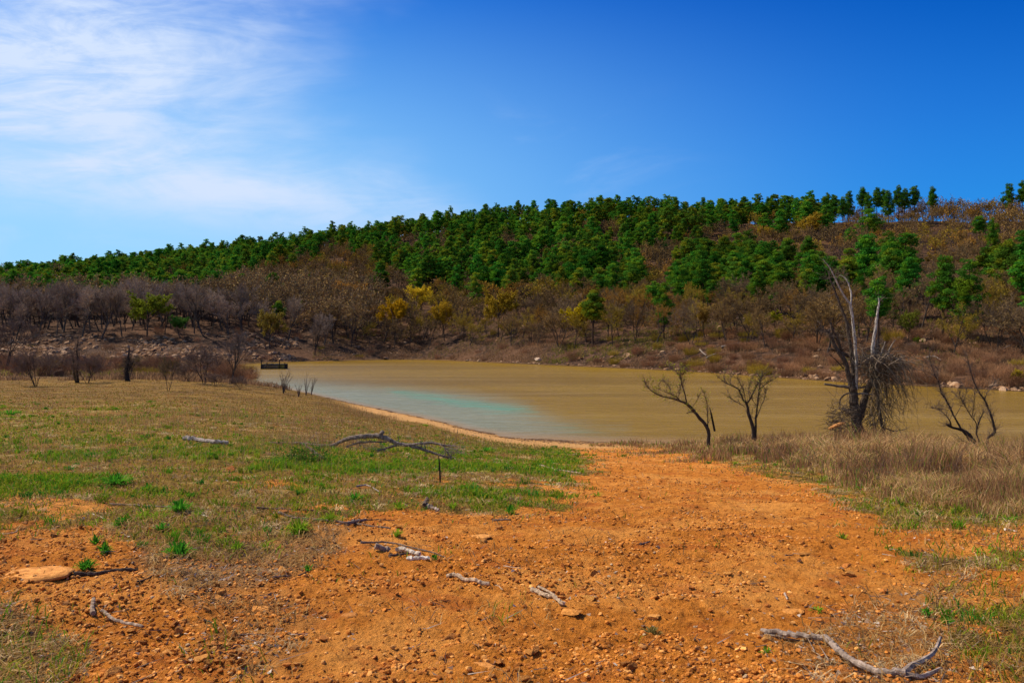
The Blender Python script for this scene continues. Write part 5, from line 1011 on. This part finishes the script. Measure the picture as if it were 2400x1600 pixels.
stick([(1840,1306),(1862,1304)], 5, (.25, .16, .11), 'short brown twig on the outer half of the track', 'twig'); stick([(1500,1277),(1512,1274),(1523,1270)], 7, (.17, .12, .10), 'dark curl of bark far up the track', 'bark_piece'); stick([(1839,1402),(1846,1417)], 6, (.55, .42, .33), 'small tan chip of wood near the pale slab', 'wood_chip')
# forked branch at the lower edge
r2 = lambda L: [(1600+a*.34, 1150+b*.34) for a, b in L]
stick(r2([(540,990),(640,1010),(740,1030),(870,1055),(985,1078),(1060,1140),(1150,1205),(1300,1270),(1400,1305),(1530,1325)]), 15, (.36, .28, .23), 'long forked grey branch lying at the lower edge of the dirt', 'fallen_branch', taper=.95, lift=.8, k=9, seed=2,
      side=[(r2([(1510,1312),(1600,1235),(1700,1180),(1750,1120),(1778,1045)]), 13), (r2([(1500,1318),(1620,1322),(1700,1300),(1785,1262)]), 13), (r2([(560,1000),(700,1045),(860,1072)]), 7)], up_=.10)
# the big fallen branch arching out of the grass
zb = lambda L: [(400+a*.306, 980+b*.306, c*.306) for a, b, c in L]
Dl, Dr = hit(640, 1040)[1], hit(1060, 1078)[1]
def arch_pt(px, py):
    D = Dl+(Dr-Dl)*np.clip((px-630)/440, 0, 1); p = at(px, py, D); g0 = float((zf(np.array([p[0]]), np.array([D]))+zmic(np.array([p[0]]), np.array([D])))[0])
    if p[2] < g0+.04: p = np.array(hit(px, py))+[0, 0, .07]
    return p
LM = [zb([(750,182,10),(850,192,18),(1000,207,20),(1120,208,22),(1240,205,26),(1330,165,30),(1430,142,34),(1530,133,36),(1600,135,38),(1665,160,34),(1740,192,28),(1830,208,26),(1940,240,22),(2060,280,18),(2150,308,10)]),
      zb([(1600,135,36),(1615,115,32),(1632,95,26)]), zb([(1730,205,18),(1640,232,15),(1570,266,6)]), zb([(1740,200,16),(1860,200,20),(1990,186,18),(2090,205,15),(2190,212,7)]), zb([(2090,205,12),(2118,255,9),(2146,296,5)]), zb([(2095,215,7),(2112,300,4)]),
      zb([(1915,172,8),(1918,200,8),(1925,232,6)]), zb([(1938,188,9),(1955,240,8),(1972,295,4)]), zb([(1740,190,7),(1746,140,4)]), zb([(1340,218,10),(1430,190,12),(1540,180,12),(1655,182,10)]), zb([(1340,215,9),(1390,245,4)]), zb([(1000,207,14),(1080,260,22),(1140,315,22),(1185,335,14)])]
o3 = arch_pt(640, 1040); root = None
for k_, L in enumerate(LM):
    Q = smoothpath([[*(arch_pt(a, b)-o3), c/F*Dl*.5] for a, b, c in L], 4); g = G(); g.tube(Q[:, :3]+R.randn(len(Q), 3)*Q[:, 3:4]*.12, Q[:, 3], 8, (.27, .21, .165) if k_ not in (11,) else (.10, .07, .05), rough=.15, seed=k_)
    if k_ == 0: root = link('fallen_branch', gmesh('fallen_branch', g, M_bark), loc=o3, label='big weathered branch arching out of the meadow grass', cat='branch')
    else: link('side_branch', gmesh('side_branch', g, M_bark), root)
g = G()
for L in (LM[0][8:], LM[2], LM[3], LM[4], LM[0][:5], LM[9]):
    Q = smoothpath([[*(arch_pt(a, b)-o3)] for a, b, c in L], 3); twigs_along(g, Q, 26, .6, .008, (.24, .18, .14), R, -.05, .9, sub=2)
link('crown', gmesh('twig_spray', g, M_twig), root)
x, y, z = hit(1032, 1128); H = 61/F*y; g = G(); g.tube([(0, 0, -.05), (-.01, 0, H*.5), (-.03, 0, H)], [.018, .015, .010], 6, (.045, .032, .028), rough=.2); link('stake', gmesh('stake', g, M_bark), loc=(x, y, z), label='thin dark stick standing upright in the grass by the fallen branch', cat='stake')
# ---------------------------------------------------------------- green tufts one can tell apart
def tuft(px, py, wpx, hpx, n_, cols, label, seed):
    x, y, z = hit(px, py); R_ = np.random.RandomState(seed); w_, h_ = wpx/F*y, hpx/F*y; g = G()
    for i_ in range(n_):
        a = R_.rand()*6.28; L = (.55+.5*R_.rand()); out = (R_.rand()**.7)*w_*.5; r0 = R_.rand()*w_*.13; c = np.array(cols[R_.randint(len(cols))])*(.75+.5*R_.rand())
        p0 = np.array([math.cos(a)*r0, math.sin(a)*r0, -.01]); hz_ = h_*L*(1.1-.55*out/(w_*.5)); d = np.array([math.cos(a), math.sin(a), 0]); sd_ = np.array([-d[1], d[0], 0])*(.0035+.0025*R_.rand())*(y/5)**.4*1.25
        P = [p0, p0+d*out*.35+[0, 0, hz_*.65], p0+d*out*.75+[0, 0, hz_], p0+d*out*1.05+[0, 0, hz_*.8]]
        V = []; 
        for q, f in zip(P[:3], (1, .9, .6)): V += [q-sd_*f, q+sd_*f]
        V.append(P[3]); g.add(V, [(0,1,3),(0,3,2),(2,3,5),(2,5,4),(4,5,6)], c)
    link('grass_tuft', gmesh('grass_tuft', g, M_blade), loc=(x, y, z), label=label, cat='grass tuft')
BG = [(.07, .27, .02), (.11, .34, .02), (.04, .20, .015)]; YG = [(.22, .34, .02), (.30, .36, .025), (.14, .28, .015)]
for k_, t_ in enumerate([(418,1302,88,46,95,BG,'largest dark green star shaped tuft on the bare dirt'), (200,1334,64,32,70,BG,'bright green tuft directly behind the dark log'), (245,1298,55,30,55,BG,'loose green tuft between the boulder and the star shaped one'),
   (225,1275,40,26,26,BG,'thin blue green sprig behind the loose green tuft'), (555,1285,56,26,45,YG,'ragged yellow green tuft beside the round red stone'), (700,1250,78,38,110,YG,'broad sunlit yellow green tuft under the crossed sticks'), (775,1222,70,32,70,YG,'yellow green tuft growing over the long straight stick'),
   (422,1205,76,34,100,BG,'dense green tuft with the long thin stick running into it'), (282,1238,44,28,50,BG,'small round green tuft below the long thin stick'), (378,1245,44,24,40,BG,'small green tuft in the litter near the dense one'), (722,1338,34,24,20,BG,'thin green sprig in the leaf litter'),
   (935,1196,50,26,50,YG,'spiky tuft beside the stubby bark lump'), (832,1174,50,26,50,BG,'dark green tuft at the end of the meadow grass'), (1197,1200,34,24,50,BG,'little dark tuft alone on the edge of the track'), (1018,1310,26,18,40,BG,'little vivid green tuft next to the white driftwood'), (1060,1192,44,22,40,YG,'soft yellow green tuft past the bark lump'),
   (2172,1452,44,26,40,BG,'bright green spiky tuft on the outer dirt'), (2222,1466,50,22,40,BG,'second spiky tuft touching the bright green one'), (1795,1538,42,20,26,YG,'weak green sprouts below the pale angular stone'), (1528,1478,64,20,60,[(.16,.12,.03),(.2,.15,.05)],'withered olive tuft behind the domed stone'.replace('behind','below')),
   (1915,1435,44,16,24,YG,'faint green sprouts beside the long pale slab'), (268,1135,120,30,150,BG,'wide vivid green clump in the middle of the meadow'), (345,1152,40,24,40,BG,'small vivid clump beside the wide vivid one'), (25,972,60,16,60,BG,'vivid green clump at the outer edge of the meadow'), (1140,1058,44,14,60,BG,'vivid green clump between the fallen branch and the track'),
   (1400,1168,36,18,24,YG,'sparse tuft on the inner side of the track'), (930,1262,44,20,26,YG,'weedy yellow green tuft above the long dark stick'), (1975,1262,36,20,20,YG,'thin green tuft at the outer rim of the track')]): tuft(*t_, seed=k_+300)
# leafy green vine climbing the fallen branch
x, y, z = hit(715, 1085); g = G(); n_ = 900; A = np.stack([R.randn(n_)*.34, R.randn(n_)*.15, np.abs(R.randn(n_))*.17], 1); g.tris(A, .035*(.6+.8*R.rand(n_)), np.array([.06, .16, .015])*(.6+.9*R.rand(n_, 1)), R)
A = np.stack([R.randn(60)*.3, R.randn(60)*.1, np.zeros(60)], 1); g.spikes(A, A+np.stack([R.randn(60)*.15, R.randn(60)*.1, .2+.3*R.rand(60)], 1), .004, (.14, .09, .06)); link('bush', gmesh('green_bush', g, M_blade), loc=(x, y, z), label='leafy green bramble growing against the big fallen branch', cat='bush')
